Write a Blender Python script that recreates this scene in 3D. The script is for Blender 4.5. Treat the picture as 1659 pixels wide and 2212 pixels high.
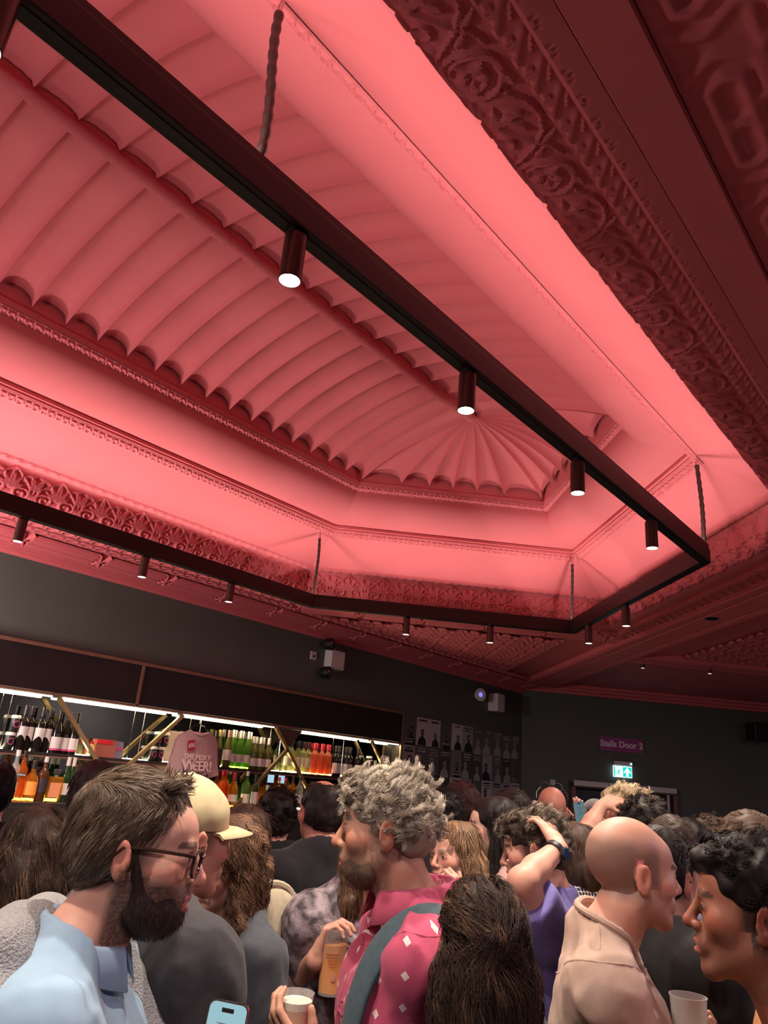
import bpy, math, random
import numpy as np
from mathutils import Vector, Matrix
from mathutils.geometry import tessellate_polygon

for o in list(bpy.data.objects):
    bpy.data.objects.remove(o)
random.seed(7)
RNG = np.random.default_rng(7)
scene = bpy.context.scene
COL = scene.collection
PI = math.pi

# ------------------------------------------------------------------ camera
W_PX, H_PX, F_PX = 1659.0, 2212.0, 1575.2
YAW, PITCH, ROLL = math.radians(41.26), math.radians(20.0), math.radians(4.87)
CAM_Z = 1.78
_f = np.array([math.cos(YAW)*math.cos(PITCH), math.sin(YAW)*math.cos(PITCH), math.sin(PITCH)])
_r0 = np.array([math.sin(YAW), -math.cos(YAW), 0.0])
_u0 = np.cross(_r0, _f)
_r = math.cos(ROLL)*_r0 + math.sin(ROLL)*_u0
_u = -math.sin(ROLL)*_r0 + math.cos(ROLL)*_u0
CAM = np.array([0.0, 0.0, CAM_Z])
cam_data = bpy.data.cameras.new('camera')
cam = bpy.data.objects.new('camera', cam_data)
COL.objects.link(cam)
cam_data.sensor_fit = 'VERTICAL'
cam_data.sensor_height = 24.0
cam_data.lens = F_PX/H_PX*24.0
cam_data.clip_start = 0.05
cam.matrix_world = Matrix(((_r[0], _u[0], -_f[0], 0), (_r[1], _u[1], -_f[1], 0), (_r[2], _u[2], -_f[2], CAM_Z), (0, 0, 0, 1)))
scene.camera = cam

def _ray(px, py): return _f + _r*(px-W_PX/2)/F_PX - _u*(py-H_PX/2)/F_PX
def on_z(px, py, z):
    d = _ray(px, py); return CAM + d*(z-CAM_Z)/d[2]
def on_y(px, py, y):
    d = _ray(px, py); return CAM + d*y/d[1]
def on_d(px, py, c):
    d = _ray(px, py); return CAM + d*c/(d[0]+d[1])
def at_depth(px, py, dep): return CAM + _ray(px, py)*dep

# ------------------------------------------------------------------ world, exposure
scene.view_settings.view_transform = 'Standard'
scene.view_settings.look = 'None'
scene.view_settings.gamma = 1.0
scene.view_settings.exposure = 0.0
world = bpy.data.worlds.new('world'); scene.world = world
world.use_nodes = True
world.node_tree.nodes['Background'].inputs[0].default_value = (0.02, 0.008, 0.008, 1)
world.node_tree.nodes['Background'].inputs[1].default_value = 0.15

# lamp powers (tuned here)
UP_W = 4.6          # per metre of uplight strip on the track
UP_COL = (1.0, 0.90, 0.78)
SPOT_W = 95.0
SPOT_COL = (1.0, 0.86, 0.72)
BAR_W = 5.0
BAR_COL = (1.0, 0.86, 0.55)

def light_area(name, loc, direction, sx, sy, power, color, xdir=None, spread=PI):
    l = bpy.data.lights.new(name, 'AREA'); l.shape = 'RECTANGLE'; l.size = sx; l.size_y = sy
    l.energy = power; l.color = color; l.spread = spread
    o = bpy.data.objects.new(name, l); COL.objects.link(o)
    z = -Vector(direction).normalized()
    x = Vector(xdir).normalized() if xdir is not None else z.orthogonal().normalized()
    y = z.cross(x).normalized(); x = y.cross(z)
    o.matrix_world = Matrix(((x.x, y.x, z.x, loc[0]), (x.y, y.y, z.y, loc[1]), (x.z, y.z, z.z, loc[2]), (0, 0, 0, 1)))
    return o

# ------------------------------------------------------------------ materials
def principled(name, color, rough=0.6, metal=0.0, spec=0.5, emit=None, emit_s=0.0, trans=0.0, alpha=1.0, ior=1.45, sheen=0.0):
    m = bpy.data.materials.new(name); m.use_nodes = True
    b = m.node_tree.nodes['Principled BSDF']
    b.inputs['Base Color'].default_value = (*color, 1)
    b.inputs['Roughness'].default_value = rough
    b.inputs['Metallic'].default_value = metal
    b.inputs['Specular IOR Level'].default_value = spec
    b.inputs['Transmission Weight'].default_value = trans
    b.inputs['Alpha'].default_value = alpha
    b.inputs['IOR'].default_value = ior
    b.inputs['Sheen Weight'].default_value = sheen
    if emit is not None:
        b.inputs['Emission Color'].default_value = (*emit, 1)
        b.inputs['Emission Strength'].default_value = emit_s
    return m

def noisy(name, c1, c2, scale=8.0, rough=0.7, detail=4.0, bump=0.0, bscale=60.0, metal=0.0, spec=0.4, sheen=0.0, stretch=None):
    m = principled(name, c1, rough, metal, spec, sheen=sheen)
    nt = m.node_tree; b = nt.nodes['Principled BSDF']
    tc = nt.nodes.new('ShaderNodeTexCoord'); n = nt.nodes.new('ShaderNodeTexNoise')
    n.inputs['Scale'].default_value = scale; n.inputs['Detail'].default_value = detail
    src = tc.outputs['Object']
    if stretch:
        mp = nt.nodes.new('ShaderNodeMapping'); mp.inputs['Scale'].default_value = stretch
        nt.links.new(src, mp.inputs[0]); src = mp.outputs[0]
    nt.links.new(src, n.inputs['Vector'])
    r = nt.nodes.new('ShaderNodeValToRGB')
    r.color_ramp.elements[0].position = 0.35; r.color_ramp.elements[1].position = 0.65
    r.color_ramp.elements[0].color = (*c1, 1); r.color_ramp.elements[1].color = (*c2, 1)
    nt.links.new(n.outputs[0], r.inputs[0]); nt.links.new(r.outputs[0], b.inputs['Base Color'])
    if bump:
        n2 = nt.nodes.new('ShaderNodeTexNoise'); n2.inputs['Scale'].default_value = bscale; n2.inputs['Detail'].default_value = 3
        nt.links.new(src, n2.inputs['Vector'])
        bp = nt.nodes.new('ShaderNodeBump'); bp.inputs['Strength'].default_value = bump; bp.inputs['Distance'].default_value = 0.01
        nt.links.new(n2.outputs[0], bp.inputs['Height']); nt.links.new(bp.outputs[0], b.inputs['Normal'])
    return m

def attr_mat(name, rough=0.55, spec=0.4, attr='Col', bump=0.0, bscale=120.0, sss=0.0, sheen=0.0, aniso=0.0):
    m = principled(name, (0.5, 0.5, 0.5), rough, 0, spec, sheen=sheen)
    nt = m.node_tree; b = nt.nodes['Principled BSDF']
    a = nt.nodes.new('ShaderNodeAttribute'); a.attribute_name = attr
    nt.links.new(a.outputs['Color'], b.inputs['Base Color'])
    if sss:
        b.inputs['Subsurface Weight'].default_value = sss
        b.inputs['Subsurface Radius'].default_value = (0.012, 0.004, 0.002)
        b.inputs['Subsurface Scale'].default_value = 1.0
    if bump:
        tc = nt.nodes.new('ShaderNodeTexCoord'); n2 = nt.nodes.new('ShaderNodeTexNoise'); n2.inputs['Scale'].default_value = bscale
        n2.inputs['Detail'].default_value = 3
        nt.links.new(tc.outputs['Object'], n2.inputs['Vector'])
        bp = nt.nodes.new('ShaderNodeBump'); bp.inputs['Strength'].default_value = bump; bp.inputs['Distance'].default_value = 0.004
        nt.links.new(n2.outputs[0], bp.inputs['Height']); nt.links.new(bp.outputs[0], b.inputs['Normal'])
    return m

def emitter(name, color, s):
    return principled(name, (0, 0, 0), 0.5, emit=color, emit_s=s)

M = {}
M['ceil'] = noisy('coral_ceiling_paint', (0.66, 0.138, 0.162), (0.63, 0.130, 0.153), 3.0, 0.75, bump=0.05, bscale=25)
M['wall'] = noisy('dark_green_wall_paint', (0.096, 0.104, 0.090), (0.088, 0.096, 0.083), 2.0, 0.6)
M['floor'] = noisy('dark_floor_boards', (0.03, 0.02, 0.017), (0.05, 0.033, 0.026), 5.0, 0.5, stretch=(1, 8, 1))
M['black_panel'] = noisy('black_brown_panel', (0.014, 0.009, 0.009), (0.018, 0.011, 0.010), 3.0, 0.5)
M['brass'] = noisy('brushed_brass', (0.50, 0.34, 0.16), (0.40, 0.27, 0.12), 20.0, 0.38, metal=0.85)
M['copper_trim'] = noisy('copper_trim', (0.23, 0.115, 0.075), (0.19, 0.095, 0.062), 14.0, 0.45, metal=0.3)
M['brown_panel'] = principled('brown_infill_panel', (0.075, 0.035, 0.022), 0.5)
M['mirror'] = principled('smoked_mirror', (0.30, 0.31, 0.29), 0.03, 1.0)
M['bronze'] = noisy('dark_bronze_metal', (0.030, 0.014, 0.012), (0.025, 0.012, 0.010), 6.0, 0.42, metal=0.35)
M['bronze_body'] = principled('bronze_lamp_body', (0.07, 0.028, 0.022), 0.35, 0.5)
M['groove'] = principled('black_track_groove', (0.008, 0.006, 0.006), 0.4)
M['chrome'] = principled('chrome', (0.7, 0.6, 0.58), 0.15, 1.0)
M['lens'] = emitter('lit_lamp_lens', (1.0, 0.93, 0.85), 14.0)
M['lens_ring'] = principled('lamp_reflector_ring', (0.8, 0.8, 0.78), 0.25, 0.3, emit=(1, 0.95, 0.9), emit_s=1.2)
M['uplens'] = emitter('lit_uplight_strip', (1.0, 0.75, 0.7), 6.0)
M['white_pl'] = principled('white_plastic', (0.62, 0.58, 0.57), 0.45)
M['black_pl'] = principled('black_plastic', (0.012, 0.011, 0.012), 0.4)
M['dark_glass'] = principled('dark_glass', (0.01, 0.01, 0.012), 0.08)
M['shelf'] = principled('black_shelf_board', (0.02, 0.015, 0.013), 0.35)
M['led'] = emitter('lit_warm_led_strip', (1.0, 0.88, 0.58), 9.0)
M['door_fr'] = principled('brown_door_frame', (0.16, 0.075, 0.07), 0.5)
M['grey_metal'] = principled('grey_closer_metal', (0.5, 0.46, 0.45), 0.45, 0.3)
M['dark_door'] = principled('dark_navy_door', (0.010, 0.009, 0.014), 0.45)
M['white_paint'] = principled('white_print', (0.75, 0.72, 0.74), 0.6)
M['cord'] = noisy('braided_brown_cord', (0.045, 0.020, 0.018), (0.030, 0.014, 0.012), 80.0, 0.45, spec=0.6)

# ------------------------------------------------------------------ mesh helpers
def link(o, parent=None):
    COL.objects.link(o)
    if parent is not None: o.parent = parent
    return o

def mesh_np(name, V, F, mat, parent=None, smooth=False, col=None, kind=None, loc=None, uv=None):
    """V (n,3) array, F list of index tuples or (m,k) int array -> one linked mesh object"""
    me = bpy.data.meshes.new(name)
    V = np.asarray(V, dtype=np.float32)
    if isinstance(F, np.ndarray):
        k = F.shape[1]
        me.vertices.add(len(V)); me.vertices.foreach_set('co', V.ravel())
        me.loops.add(F.size); me.loops.foreach_set('vertex_index', F.ravel().astype(np.int32))
        me.polygons.add(len(F)); me.polygons.foreach_set('loop_start', np.arange(0, F.size, k, dtype=np.int32))
        me.update(calc_edges=True)
    else:
        me.from_pydata([tuple(map(float, v)) for v in V], [], [tuple(int(i) for i in f) for f in F]); me.update()
    me.validate()
    if smooth:
        me.polygons.foreach_set('use_smooth', np.ones(len(me.polygons), dtype=bool))
    if col is not None:
        a = me.attributes.new('Col', 'FLOAT_COLOR', 'POINT')
        c = np.ones((len(V), 4), dtype=np.float32); c[:, :3] = col
        a.data.foreach_set('color', c.ravel())
    for m in (mat if isinstance(mat, (list, tuple)) else [mat]): me.materials.append(m)
    o = bpy.data.objects.new(name, me)
    if loc is not None: o.location = tuple(map(float, loc))
    link(o, parent)
    if kind: o['kind'] = kind
    return o

def tag(o, label, cat, group=None):
    o['label'] = label; o['category'] = cat
    if group: o['group'] = group
    return o

def empty(name, loc=(0, 0, 0), label=None, cat=None, group=None, rotz=0.0):
    o = bpy.data.objects.new(name, None); o.empty_display_size = 0.1
    COL.objects.link(o); o.location = tuple(map(float, loc)); o.rotation_euler = (0, 0, rotz)
    if label: tag(o, label, cat, group)
    return o

class MB:
    def __init__(self): self.V = []; self.F = []; self.n = 0
    def add(self, V, F):
        V = np.asarray(V, float)
        self.V.append(V); self.F += [tuple(i+self.n for i in f) for f in F]; self.n += len(V); return self
    def box(self, c, s, R=None):
        c = np.asarray(c, float); s = np.asarray(s, float)/2
        P = np.array([[x, y, z] for x in (-1, 1) for y in (-1, 1) for z in (-1, 1)])*s
        if R is not None: P = P@np.asarray(R).T
        return self.add(P+c, [(0, 1, 3, 2), (4, 6, 7, 5), (0, 4, 5, 1), (2, 3, 7, 6), (0, 2, 6, 4), (1, 5, 7, 3)])
    def bar(self, a, b, w, h, up=(0, 0, 1)):
        a = np.asarray(a, float); b = np.asarray(b, float); d = b-a; L = np.linalg.norm(d); d = d/L
        u = np.asarray(up, float); s = np.cross(d, u); s /= np.linalg.norm(s); u = np.cross(s, d)
        return self.box((a+b)/2, (L, w, h), np.stack([d, s, u], 1))
    def tube(self, path, r, n=8, caps=True):
        path = np.asarray(path, float); m = len(path); r = np.broadcast_to(np.asarray(r, float), (m,))
        V = []; prev = None
        for i in range(m):
            d = path[min(i+1, m-1)]-path[max(i-1, 0)]; d = d/(np.linalg.norm(d)+1e-9)
            if prev is None:
                a = np.array([0, 0, 1.]) if abs(d[2]) < .9 else np.array([1., 0, 0])
            else: a = prev
            x = a-d*(a@d); x /= np.linalg.norm(x)+1e-9; y = np.cross(d, x); prev = x
            t = np.arange(n)*2*PI/n
            V.append(path[i]+r[i]*(np.cos(t)[:, None]*x+np.sin(t)[:, None]*y))
        F = [(i*n+j, i*n+(j+1) % n, (i+1)*n+(j+1) % n, (i+1)*n+j) for i in range(m-1) for j in range(n)]
        if caps: F += [tuple(range(n))[::-1], tuple((m-1)*n+j for j in range(n))]
        return self.add(np.concatenate(V), F)
    def lathe(self, prof, n=20, o=(0, 0, 0), R=None):
        prof = np.asarray(prof, float); m = len(prof); t = np.arange(n)*2*PI/n
        V = np.concatenate([np.stack([p[0]*np.cos(t), p[0]*np.sin(t), np.full(n, p[1])], 1) for p in prof])
        if R is not None: V = V@np.asarray(R).T
        F = [(i*n+j, i*n+(j+1) % n, (i+1)*n+(j+1) % n, (i+1)*n+j) for i in range(m-1) for j in range(n)]
        if prof[0][0] > 1e-6: F.append(tuple(range(n))[::-1])
        if prof[-1][0] > 1e-6: F.append(tuple((m-1)*n+j for j in range(n)))
        return self.add(V+np.asarray(o), F)
    def prism(self, poly, origin, ex, ey, depth):
        """2D polygon in the plane (ex, ey), thickened along ex x ey by depth"""
        ex = np.asarray(ex, float); ey = np.asarray(ey, float); nz = np.cross(ex, ey); o = np.asarray(origin, float)
        P = np.array([o+p[0]*ex+p[1]*ey for p in poly]); n = len(P)
        tris = tessellate_polygon([[Vector((p[0], p[1], 0)) for p in poly]])
        F = [tuple(t) for t in tris]+[tuple(n+i for i in t[::-1]) for t in tris]+[(i, (i+1) % n, n+(i+1) % n, n+i) for i in range(n)]
        return self.add(np.concatenate([P+nz*depth, P]), F)
    def build(self, name, mat, parent=None, smooth=False, kind=None, loc=None, bevel=0.0):
        o = mesh_np(name, np.concatenate(self.V), self.F, mat, parent, smooth, kind=kind, loc=loc)
        if smooth:
            try: o.data.set_sharp_from_angle(angle=math.radians(40))
            except Exception: pass
        if bevel:
            b = o.modifiers.new('bevel', 'BEVEL'); b.width = bevel; b.segments = 2
        return o

def text_mesh(name, s, size, origin, ex, ey, mat, parent, depth=0.003, align='CENTER', bold=0.0):
    cu = bpy.data.curves.new(name, 'FONT'); cu.body = s; cu.size = size; cu.extrude = depth/2; cu.offset = bold
    cu.align_x = align; cu.align_y = 'CENTER'; cu.resolution_u = 3
    t = bpy.data.objects.new(name, cu); COL.objects.link(t)
    dg = bpy.context.evaluated_depsgraph_get(); dg.update()
    me = bpy.data.meshes.new_from_object(t.evaluated_get(dg)); bpy.data.objects.remove(t)
    ex = np.asarray(ex, float); ey = np.asarray(ey, float); nz = np.cross(ex, ey)
    n = len(me.vertices); co = np.zeros(n*3, np.float32); me.vertices.foreach_get('co', co); co = co.reshape(-1, 3)
    co = np.asarray(origin)+co[:, :1]*ex+co[:, 1:2]*ey+co[:, 2:3]*nz
    me.vertices.foreach_set('co', co.astype(np.float32).ravel()); me.update()
    me.materials.clear(); me.materials.append(mat); me.name = name
    return link(bpy.data.objects.new(name, me), parent)
# ------------------------------------------------------------------ ornament height tiles (u repeats, v spans the band)
def seg_dist(P, poly):
    D = np.full(len(P), 9.0)
    for a, b in zip(poly[:-1], poly[1:]):
        ab = b-a; t = np.clip(((P-a)@ab)/(ab@ab+1e-12), 0, 1)
        D = np.minimum(D, np.linalg.norm(P-a-t[:, None]*ab, axis=1))
    return D

class Tile:
    def __init__(self, pu, pv, nu=128, nv=96, wrapv=False):
        self.pu, self.pv, self.wrapv = pu, pv, wrapv
        u, v = np.meshgrid((np.arange(nu)+.5)/nu*pu, (np.arange(nv)+.5)/nv*pv)
        self.P = np.stack([u.ravel(), v.ravel()], 1); self.h = np.zeros(nu*nv); self.nu, self.nv = nu, nv
    def stroke(self, pts, w, amp=1.0, soft=0.5):
        pts = np.asarray(pts, float)
        for k in (-1, 0, 1):
            for l in ((-1, 0, 1) if self.wrapv else (0,)):
                d = seg_dist(self.P, pts+[k*self.pu, l*self.pv])
                self.h = np.maximum(self.h, amp*np.clip((w-d)/(w*soft), 0, 1)**.7)
        return self
    def leaf(self, c, ang, L, w, amp=1.0):
        t = np.linspace(0, 1, 9); ca, sa = math.cos(ang), math.sin(ang)
        for k in (-1, 0, 1):
            for l in ((-1, 0, 1) if self.wrapv else (0,)):
                Q = self.P-np.asarray(c)-[k*self.pu, l*self.pv]
                x = (Q[:, 0]*ca+Q[:, 1]*sa)/L; y = (-Q[:, 0]*sa+Q[:, 1]*ca)
                ww = w*np.sin(PI*np.clip(x, 0, 1)**.75)+1e-6
                hh = np.where((x > 0) & (x < 1), np.clip(1-np.abs(y)/ww, 0, 1), 0)
                self.h = np.maximum(self.h, amp*np.minimum(hh*2.2, 1)*(0.75+0.25*np.clip(np.abs(y)/ww*3, 0, 1)))
        return self
    def sample(self, u, v):
        H = self.h.reshape(self.nv, self.nu)
        x = (u/self.pu*self.nu-.5); y = v*self.nv-.5 if not self.wrapv else (v/self.pv*self.nv-.5)
        x0 = np.floor(x).astype(int); y0 = np.floor(y).astype(int); fx = x-x0; fy = y-y0
        a = x0 % self.nu; b = (x0+1) % self.nu
        if self.wrapv: c = y0 % self.nv; d = (y0+1) % self.nv
        else: c = np.clip(y0, 0, self.nv-1); d = np.clip(y0+1, 0, self.nv-1)
        return (H[c, a]*(1-fx)+H[c, b]*fx)*(1-fy)+(H[d, a]*(1-fx)+H[d, b]*fx)*fy

def spiral(c, r0, r1, a0, turns, n=40):
    t = np.linspace(0, 1, n); r = r0+(r1-r0)*t; a = a0+turns*2*PI*t
    return np.stack([c[0]+r*np.cos(a), c[1]+r*np.sin(a)], 1)

# running scroll for the coffer frieze
T_FRIEZE = Tile(0.36, 0.16, 190, 90)
T_FRIEZE.stroke(spiral((.085, .085), .062, .018, -2.4, 1.5), .0065)
T_FRIEZE.stroke(spiral((.085, .085), .064, .064, 0, 1), .006)
T_FRIEZE.stroke([(.03, .135), (.06, .154), (.11, .154), (.15, .135), (.175, .10), (.20, .06), (.235, .025), (.28, .012), (.33, .02), (.375, .045)], .006)
T_FRIEZE.stroke([(.145, .02), (.18, .03), (.22, .06), (.27, .10), (.32, .125), (.39, .135)], .006)
T_FRIEZE.stroke(spiral((.232, .118), .020, .020, 0, 1), .0055)
for a, L, w in ((.3, .05, .013), (1.6, .045, .013), (2.9, .05, .013), (4.3, .04, .011), (5.3, .045, .012)):
    T_FRIEZE.leaf((.085+.008*math.cos(a), .085+.008*math.sin(a)), a, L, w)
for c, a, L, w in (((.29, .11), -1.2, .07, .015), ((.29, .11), -.35, .06, .013), ((.25, .05), .5, .07, .015), ((.20, .045), -1.1, .05, .011), ((.17, .12), .9, .045, .011), ((.30, .04), .9, .05, .012), ((.165, .075), -.9, .05, .011), ((.33, .14), .2, .05, .010), ((.02, .02), .1, .05, .011)):
    T_FRIEZE.leaf(c, a, L, w)

# palmette frieze for the sides above the bar and the corner
T_PALM = Tile(0.32, 0.35, 130, 130)
for s in (-1, 1):
    T_PALM.stroke(spiral((.16+s*.075, .115), .06, .012, PI/2-s*PI/2, s*1.4), .011)
    T_PALM.stroke([(.16, .03), (.16+s*.05, .035), (.16+s*.105, .06), (.16+s*.14, .12), (.16+s*.12, .20), (.16+s*.05, .28), (.16, .33)], .011)
    T_PALM.stroke([(.16+s*.16, .03), (.16+s*.13, .08), (.16+s*.135, .12)], .01)
    T_PALM.leaf((.16, .14), PI/2-s*.45, .15, .024); T_PALM.leaf((.16, .14), PI/2-s*.95, .11, .022)
    T_PALM.leaf((.16+s*.16, .16), PI/2+s*.3, .15, .028); T_PALM.leaf((.16+s*.15, .30), PI/2+s*1.9, .1, .02)
    T_PALM.leaf((.16, .03), s*.9+PI/2, .07, .014); T_PALM.leaf((.16+s*.11, .03), PI/2-s*1.0, .07, .015)
T_PALM.leaf((.16, .13), PI/2, .19, .03); T_PALM.leaf((0, .05), PI/2, .11, .026)
T_PALM.stroke(spiral((.0, .2), .03, .03, 0, 1), .008)

T_CHAIN = Tile(.12, 1.0, 60, 48)
T_CHAIN.P[:, 1] *= .15
T_CHAIN.stroke(spiral((.06, .075), .045, .045, 0, 1), .012).stroke([(0, .015), (.12, .015)], .008).stroke([(0, .135), (.12, .135)], .008).leaf((.10, .075), 0, .04, .016)
T_LEAF = Tile(.085, 1.0, 48, 48)
T_LEAF.P[:, 1] *= .08
T_LEAF.stroke([(0, .012), (.03, .03), (.07, .065)], .010).stroke(spiral((.06, .028), .014, .004, 0, 1.2), .006).stroke([(0, .004), (.085, .004)], .004).stroke([(.02, .06), (.05, .075)], .006)
T_BEAD = Tile(.05, 1.0, 32, 24)
T_BEAD.P[:, 1] *= .05
T_BEAD.stroke(spiral((.02, .025), .012, .012, .5, .75), .006).stroke([(.042, .008), (.046, .042)], .004).stroke([(0, .003), (.05, .003)], .003).stroke([(0, .047), (.05, .047)], .003)
T_HOLE = Tile(.075, 1.0, 40, 32)
T_HOLE.h[:] = 1
for q in ((.02, .03), (.034, .036), (.047, .03)):
    T_HOLE.h = np.where(np.linalg.norm(T_HOLE.P*[1, .08]-q, axis=1) < .0048, 0, T_HOLE.h)
T_REED = Tile(.62, 1.0, 200, 60)
_v = T_REED.P[:, 1]; _us = T_REED.P[:, 0]-.31
T_REED.h = np.abs(np.sin(_v*PI*5))**.45*np.where(np.abs(_us) < .045, 0, 1)
T_REED.P[:, 1] *= .22
T_REED.stroke([(.265, 0), (.355, .22)], .010).stroke([(.265, .22), (.355, 0)], .010).stroke([(.28, .11), (.34, .11)], .014)
T_FILI = Tile(.34, .34, 120, 120, wrapv=True)
for s in (-1, 1):
    for q in (-1, 1):
        T_FILI.stroke(spiral((.17+s*.08, .17+q*.085), .062, .012, PI/2-s*PI/2+.6*q, s*q*1.3), .012)
        T_FILI.leaf((.17, .17), PI/2-s*.7 if q > 0 else -PI/2+s*.7, .12, .022)
        T_FILI.leaf((.17+s*.17, .17+q*.02), q*PI/2+s*.5, .12, .022); T_FILI.leaf((.17+s*.02, .17+q*.17), -q*PI/2+s*1.2, .1, .02)
        T_FILI.stroke([(.17+s*.17, .17+q*.17), (.17+s*.12, .17+q*.03), (.17+s*.02, .17+q*.02)], .010)
T_STRAP = Tile(.47, .34, 160, 120, wrapv=True)
def _flat(t, pts, w, amp):
    for k in (-1, 0, 1):
        for l in (-1, 0, 1):
            d = seg_dist(t.P, np.asarray(pts, float)+[k*t.pu, l*t.pv]); t.h = np.maximum(t.h, amp*np.clip((w-d)/.007, 0, 1))
for du, dv in ((.235, .085), (0, .255)):
    for w0, hl, am in ((.078, .165, .7), (.036, .125, 1.0)):
        _flat(T_STRAP, [(du-hl, dv-w0), (du+hl, dv-w0), (du+hl+w0*.55, dv), (du+hl, dv+w0), (du-hl, dv+w0), (du-hl-w0*.55, dv), (du-hl, dv-w0)], .0165, am)
    for q in (-1, 1): _flat(T_STRAP, [(du+.165, dv+q*.078), (du+.235, dv+q*.17)], .012, .85); _flat(T_STRAP, [(du-.165, dv+q*.078), (du-.235, dv+q*.17)], .012, .85)

# ------------------------------------------------------------------ the long six-sided coffer
YC = 2.81
X0 = -1.6
def hexK(w): return 8.09+math.sqrt(2)*(w-1.14)
def hex_pts(w, z):
    k = hexK(w)
    return [np.array(p, float) for p in ((X0, YC+w, z), (k-YC-w, YC+w, z), (k-YC, YC, z), (k-YC-w, YC-w, z), (X0, YC-w, z))]

def band(name, prof, sides, tile=None, amp=0.0, res=0.02, nt=None, vflip=False, vr=(0, 1)):
    """sweep a section [(w,z),...] along chosen sides of the coffer, raised by an ornament tile; one mesh"""
    prof = np.asarray(prof, float)
    L = np.r_[0, np.cumsum(np.hypot(*np.diff(prof, axis=0).T))]
    if nt is None: nt = len(prof)-1 if tile is None else max(2, int(L[-1]/res))
    tt = np.linspace(0, L[-1], nt+1) if tile is not None else L
    pw = np.interp(tt, L, prof[:, 0]); pz = np.interp(tt, L, prof[:, 1])
    gw = np.gradient(pw); gz = np.gradient(pz); gl = np.hypot(gw, gz)
    nw, nz = gz/gl, -gw/gl                                            # section normal
    s = np.sign(np.sum(nz)+1e-9) if abs(np.sum(nz)) > 1e-6 else 1
    if np.sum(nz) > 0: nw, nz = -nw, -nz                              # face down / inwards
    Vs, Fs, base = [], [], 0
    for sd in sides:
        A = np.array([hex_pts(w, z)[sd] for w, z in zip(pw, pz)]); B = np.array([hex_pts(w, z)[sd+1] for w, z in zip(pw, pz)])
        ctr = YC
        d = (B[0]-A[0])/np.linalg.norm(B[0]-A[0]); out = np.array([-d[1], d[0], 0.0])
        mid = (A[0]+B[0])/2
        cpt = np.array([mid[0]-.5 if sd in (1, 2) else mid[0], YC, 0]); cpt[2] = mid[2]
        if out@(mid-cpt) < 0: out = -out
        u0 = A@d; u1 = B@d
        lo, hi = u0.min(), u1.max(); n = max(1, int((hi-lo)/res)) if tile is not None else 1
        f = np.linspace(0, 1, n+1)
        P = A[:, None, :]*(1-f)[None, :, None]+B[:, None, :]*f[None, :, None]
        if tile is not None:
            U = P@d; Vv = (tt/L[-1])[:, None]+0*U
            if vflip: Vv = 1-Vv
            Vv = (Vv-vr[0])/(vr[1]-vr[0]); Vv = np.where(Vv > 1, 2-Vv, Vv)
            h = tile.sample(U.ravel(), Vv.ravel()*(tile.pv if tile.wrapv else 1)).reshape(U.shape)*amp
            P = P+h[:, :, None]*(nw[:, None, None]*out+nz[:, None, None]*np.array([0, 0, 1.]))
        m, k = P.shape[:2]
        idx = np.arange(m*k).reshape(m, k)+base
        Fs.append(np.stack([idx[:-1, :-1], idx[:-1, 1:], idx[1:, 1:], idx[1:, :-1]], -1).reshape(-1, 4))
        Vs.append(P.reshape(-1, 3)); base += m*k
    o = mesh_np(name, np.concatenate(Vs), np.concatenate(Fs), M['ceil'], None, smooth=True, kind='structure')
    try: o.data.set_sharp_from_angle(angle=math.radians(35))
    except Exception: pass
    return o

def flat_patch(name, origin, du, dv, nu_len, nv_len, tile, amp, res, keep=None, up=(0, 0, -1), mat=None):
    """rectangular relief panel, optionally clipped by keep(x, y)"""
    o = np.asarray(origin, float); du = np.asarray(du, float); dv = np.asarray(dv, float)
    n, m = max(1, int(nu_len/res)), max(1, int(nv_len/res))
    u = np.linspace(0, nu_len, n+1); v = np.linspace(0, nv_len, m+1)
    U, V = np.meshgrid(u, v)
    h = tile.sample(U.ravel(), (V.ravel() if tile.wrapv else V.ravel()/nv_len))*amp
    P = o+U.ravel()[:, None]*du+V.ravel()[:, None]*dv+h[:, None]*np.asarray(up, float)
    idx = np.arange(P.shape[0]).reshape(m+1, n+1)
    F = np.stack([idx[:-1, :-1], idx[:-1, 1:], idx[1:, 1:], idx[1:, :-1]], -1).reshape(-1, 4)
    if keep is not None:
        c = P[F].mean(1); F = F[keep(c[:, 0], c[:, 1])]
        us, inv = np.unique(F, return_inverse=True); P = P[us]; F = inv.reshape(-1, 4)
    return mesh_np(name, P, F, mat or M['ceil'], None, smooth=True, kind='structure')

ZC = 3.29
ALL = (0, 1, 2, 3)
# friezes: a cove leaning out from the ceiling up to the bright slope
_cove = [(2.19, ZC), (2.115, ZC+.003), (2.062, 3.310), (2.022, 3.350), (1.992, 3.42), (1.966, 3.50), (1.955, 3.52)]
band('trim_1', _cove, (0, 1, 2), T_PALM, .016, .0085, vr=(.30, 1.0))
band('trim_2', _cove, (3,), T_FRIEZE, .013, .0055, vr=(0, .5))
band('trim_3', [(1.955, 3.52), (1.935, 3.515), (1.915, 3.525), (1.91, 3.545)], (0, 1, 2), T_LEAF, .008, .012, nt=6)
band('trim_26', [(1.955, 3.52), (1.935, 3.515), (1.915, 3.525), (1.91, 3.545)], (3,))
_slope = [(1.91, 3.545), (1.90, 3.555), (1.80, 3.62), (1.68, 3.70), (1.585, 3.755)]
band('trim_4', _slope, ALL)
band('trim_5', [(1.585, 3.755), (1.57, 3.75), (1.54, 3.775), (1.535, 3.79)], ALL, T_BEAD, .009, .009, nt=7)
band('trim_6', [(1.535, 3.79), (1.52, 3.792), (1.52, 3.806), (1.507, 3.808), (1.507, 3.83), (1.53, 3.835)], ALL)
_t = np.linspace(0, 1, 12)
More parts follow.
